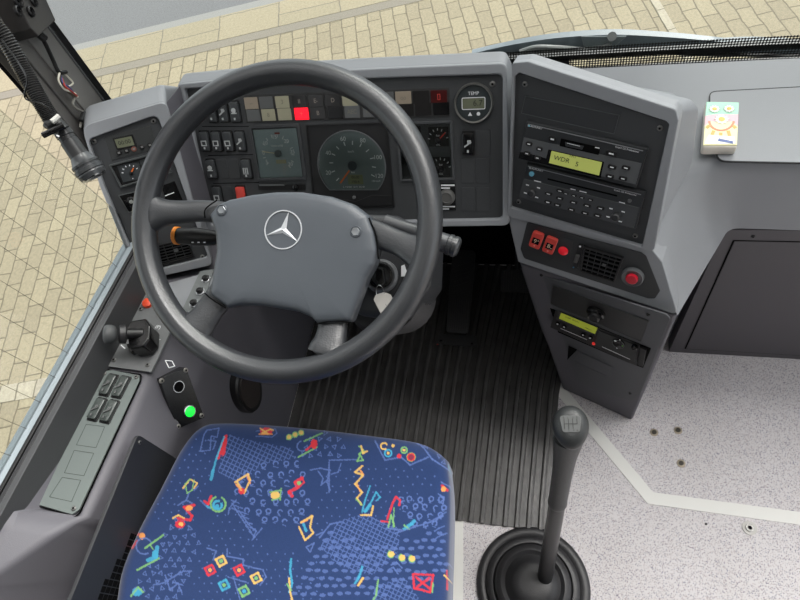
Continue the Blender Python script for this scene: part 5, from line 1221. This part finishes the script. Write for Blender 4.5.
g += [textG(KN, (x, y), t, .0042, .0174) for t, x, y in (('R', -.0095, .0088), ('1', -.0035, .0088), ('3', .0035, .0088), ('5', .0092, .0088), ('2', -.0035, -.0092), ('4', .0035, -.0092), ('6', .0085, -.0092))]
emit('shift_pattern', join(*g), mat('dark engraving', (44, 46, 46), .5), kn_)

# ------------------------------------------------------------------ pedals
PM = mat('black pedal rubber', (52, 52, 53), .5, bump=.3, bscale=400)
pt_ = thing('accelerator_pedal', 'black ribbed floor pedal hinged on a bolted foot plate in the dark footwell', 'pedal', onz(457, 338, .012))
bb = [onz(x, y, .012) for x, y in ((440, 334.5), (476, 336.5), (478, 347.5), (436, 344.5))]
emit('foot_plate', loft([bb, [q+np.array([0, 0, .006]) for q in bb]]), PM, pt_, bev=.001)
FP = Fr((0, 0, 1), (bb[0]+[0, 0, .006]), (1, 0, 0))
for x, y in ((441, 341), (472, 344)): screw(FP, x, y, pt_, .0065, 0, mat('dark bolt', (60, 60, 60), .4, .5), 'plate_bolt')
emit('red_paint_dot', FP.lathe(FP.c(437.5, 344.2, .001), [(.002, 0), (.001, .001)], 8), REDN, pt_)
lo, hi = onz(457, 333, .035), ony(463, 250, .965)
TD = Fr(nz(np.cross((1, 0, 0), hi-lo)), lo, (1, 0, 0))
lh = np.linalg.norm(hi-lo)
vs = 1 if TD.v@(hi-lo) > 0 else -1
emit('treadle', TD.prism(fillet([(-.030, 0), (.030, 0), (.034, vs*lh), (-.030, vs*lh)], .012), -.012, 0), PM, pt_, bev=.002)
for i in range(9): emit('tread_rib', TD.box((-.024+i*.006, vs*.052), .0028, .085, -.001, .0028), PM, pt_)
for i in range(5): emit('cross_rib', TD.bar((-.02, vs*(.13+i*.014)), (.02, vs*(.145+i*.014)), .003, -.001, .0022), PM, pt_)
p2 = thing('brake_pedal', 'small ribbed black pedal beside the console in the dark footwell', 'pedal', onz(517, 282, .02))
BP = Fr(nz((0, -.55, .83)), onz(517, 281, .085), (1, 0, 0))
emit('pedal_pad', BP.box((.0, 0), .085, .060, -.012, 0, .006), PM, p2, bev=.002)
for i in range(12): emit('pad_rib', BP.box((-.036+i*.0065, 0), .003, .052, -.001, .003), PM, p2)
a = BP.w((0, .02), -.012); emit('pedal_arm', tube([a, a+np.array([0, .06, .05]), a+np.array([0, .09, .20])], .008, 10), BLACK, p2)
emit('pedal_heel', tube([BP.w((0, -.02), -.01), onz(517, 286, .006)], .007, 10), BLACK, p2)

# ------------------------------------------------------------------ windscreen, wipers
WS = smoothpath([(-.868, .85, 0), (-.80, .955, 0), (-.62, 1.02, 0), (-.2, 1.055, 0), (.5, 1.06, 0), (1.1, 1.03, 0), (1.6, .93, 0)], 10)
def wsr(z0, z1, off0, off1):
    rings = []
    for i, p in enumerate(WS):
        t = nz(WS[min(i+1, len(WS)-1)]-WS[max(i-1, 0)]); n = np.array([-t[1], t[0], 0])
        def q(z, o): return p+n*o+np.array([0, .10*(z-.6) if False else 0, z])
        rings.append([q(z0, off0), q(z0, off1), q(z1, off1), q(z1, off0)])
    return loft(rings)
w1 = emit('window_1', wsr(.575, 2.0, 0, .005), GLASS, kind='structure', ang=40)
emit('trim_windscreen_base', wsr(.53, .606, -.012, .012), BLACK, kind='structure', ang=40)
emit('trim_skirt', wsr(-.9, .575, .0, .02), WPAINT, kind='structure', ang=40)
emit('dotted_border', wsr(.606, .664, -.0022, -.0016), FRIT, w1, ang=40)
emit('trim_windscreen_seal', wsr(.630, .640, .006, .02), BLACK, kind='structure', ang=40)
WY = 1.125
def wiper(name, label, spine, wd, bracket=None):
    o = thing(name, label, 'windscreen wiper', ony(*spine[len(spine)//2], WY), 'windscreen wipers')
    Pc = smoothpath([ony(x, y, WY) for x, y in spine], 8); n = len(Pc); rings = []
    for i, p in enumerate(Pc):
        s = math.sin(PI*min(max(i/(n-1), .03), .97))**.7; w_ = wd*s
        rings.append([p+np.array([0, -.010, -w_]), p+np.array([0, .008, -w_]), p+np.array([0, .010, 0]), p+np.array([0, .004, .006*s+.001]), p+np.array([0, -.008, .003])])
    emit('wiper_beam', loft(rings), mat('satin grey wiper', (96, 104, 110), .35), o, ang=40)
    emit('wiper_rubber', tube([p+np.array([0, -.013, -wd*math.sin(PI*i/(n-1))**.7*1.0]) for i, p in enumerate(Pc)], .004, 8), BLACK, o)
    return o
wp = wiper('windscreen_wiper', 'grey windscreen wiper lying across the bottom of the windscreen above the console', [(472, 52.5), (510, 44), (555, 37), (610, 33.5), (660, 35.5), (705, 39), (744, 43)], .030)
emit('wiper_bracket', loft([[ony(x, y, WY-.018) for x, y in ((581, 36), (627, 36), (612, 49), (584, 46.5))], [ony(x, y, WY-.008) for x, y in ((581, 36), (627, 36), (612, 49), (584, 46.5))]]), mat('bracket grey', (110, 118, 122), .35), wp, bev=.002)
emit('wiper_arm', tube(smoothpath([ony(520, 52, WY-.02), ony(536, 47.5, WY-.02), ony(560, 48, WY-.02), ony(588, 49.5, WY-.02), ony(612, 45, WY-.02)]), .0055, 10), mat('arm grey', (90, 92, 92), .4), wp)
emit('pivot_bolt', tube([ony(612, 36.5, WY-.012), ony(612, 36.5, WY-.024)], .009, 14), LGREY, wp)
wiper('windscreen_wiper', 'second windscreen wiper at the right edge, partly behind the dotted glass border', [(664, 47), (700, 43.5), (740, 41), (780, 42), (830, 46), (880, 52)], .022)

emit('ceiling', box3((.35, -1.1, 2.05), (2.5, 2.8, .05)), mat('pale ceiling lining', (205, 205, 203), .8), kind='structure')  # out-of-view roof added to shape the sky light; pale to reflect in glass
emit('shade_wall_back', box3((.35, -2.5, .95), (2.5, .05, 2.2)), mat('grey shade wall', (70, 70, 72), .8), kind='structure')  # unseen wall added behind the camera, dark to deepen contrast in the cab
emit('shade_wall_left', box3((-.90, -1.5, .55), (.04, 2.0, 2.95)), mat('grey shade wall', (70, 70, 72), .8), kind='structure')  # added out of view to shut out sky light from the left rear
emit('shade_wall_right', box3((1.60, -1.5, .95), (.05, 2.0, 2.2)), mat('grey shade wall', (70, 70, 72), .8), kind='structure')  # unseen, added to keep right rear sky light off driver-facing panels
# ------------------------------------------------------------------ light: bright overcast sky
w = bpy.data.worlds.new('overcast sky'); SC.world = w; w.use_nodes = True; nt = w.node_tree; bg = nt.nodes['Background']
tc = nt.nodes.new('ShaderNodeTexCoord'); sx = nt.nodes.new('ShaderNodeSeparateXYZ'); nt.links.new(tc.outputs['Generated'], sx.inputs[0])
rp = nt.nodes.new('ShaderNodeValToRGB'); nt.links.new(sx.outputs[2], rp.inputs[0])
rp.color_ramp.elements[0].position = 0; rp.color_ramp.elements[0].color = (.80, .86, .92, 1)
rp.color_ramp.elements[1].position = .6; rp.color_ramp.elements[1].color = (1, 1, 1, 1)
nt.links.new(rp.outputs[0], bg.inputs[0]); bg.inputs[1].default_value = 1.3
sd = bpy.data.lights.new('sun', 'SUN'); sd.energy = 6.6; sd.angle = math.radians(50); sd.color = (1, .97, .93)
so = bpy.data.objects.new('sun', sd); COL.objects.link(so); so.location = (0, 3, 4); so.rotation_euler = Vector((.50, .72, 1.1)).to_track_quat('Z', 'Y').to_euler()
SC.view_settings.view_transform = 'Standard'; SC.view_settings.look = 'None'; SC.view_settings.exposure = 0.34; SC.view_settings.gamma = 1
SC.view_settings.use_curve_mapping = False
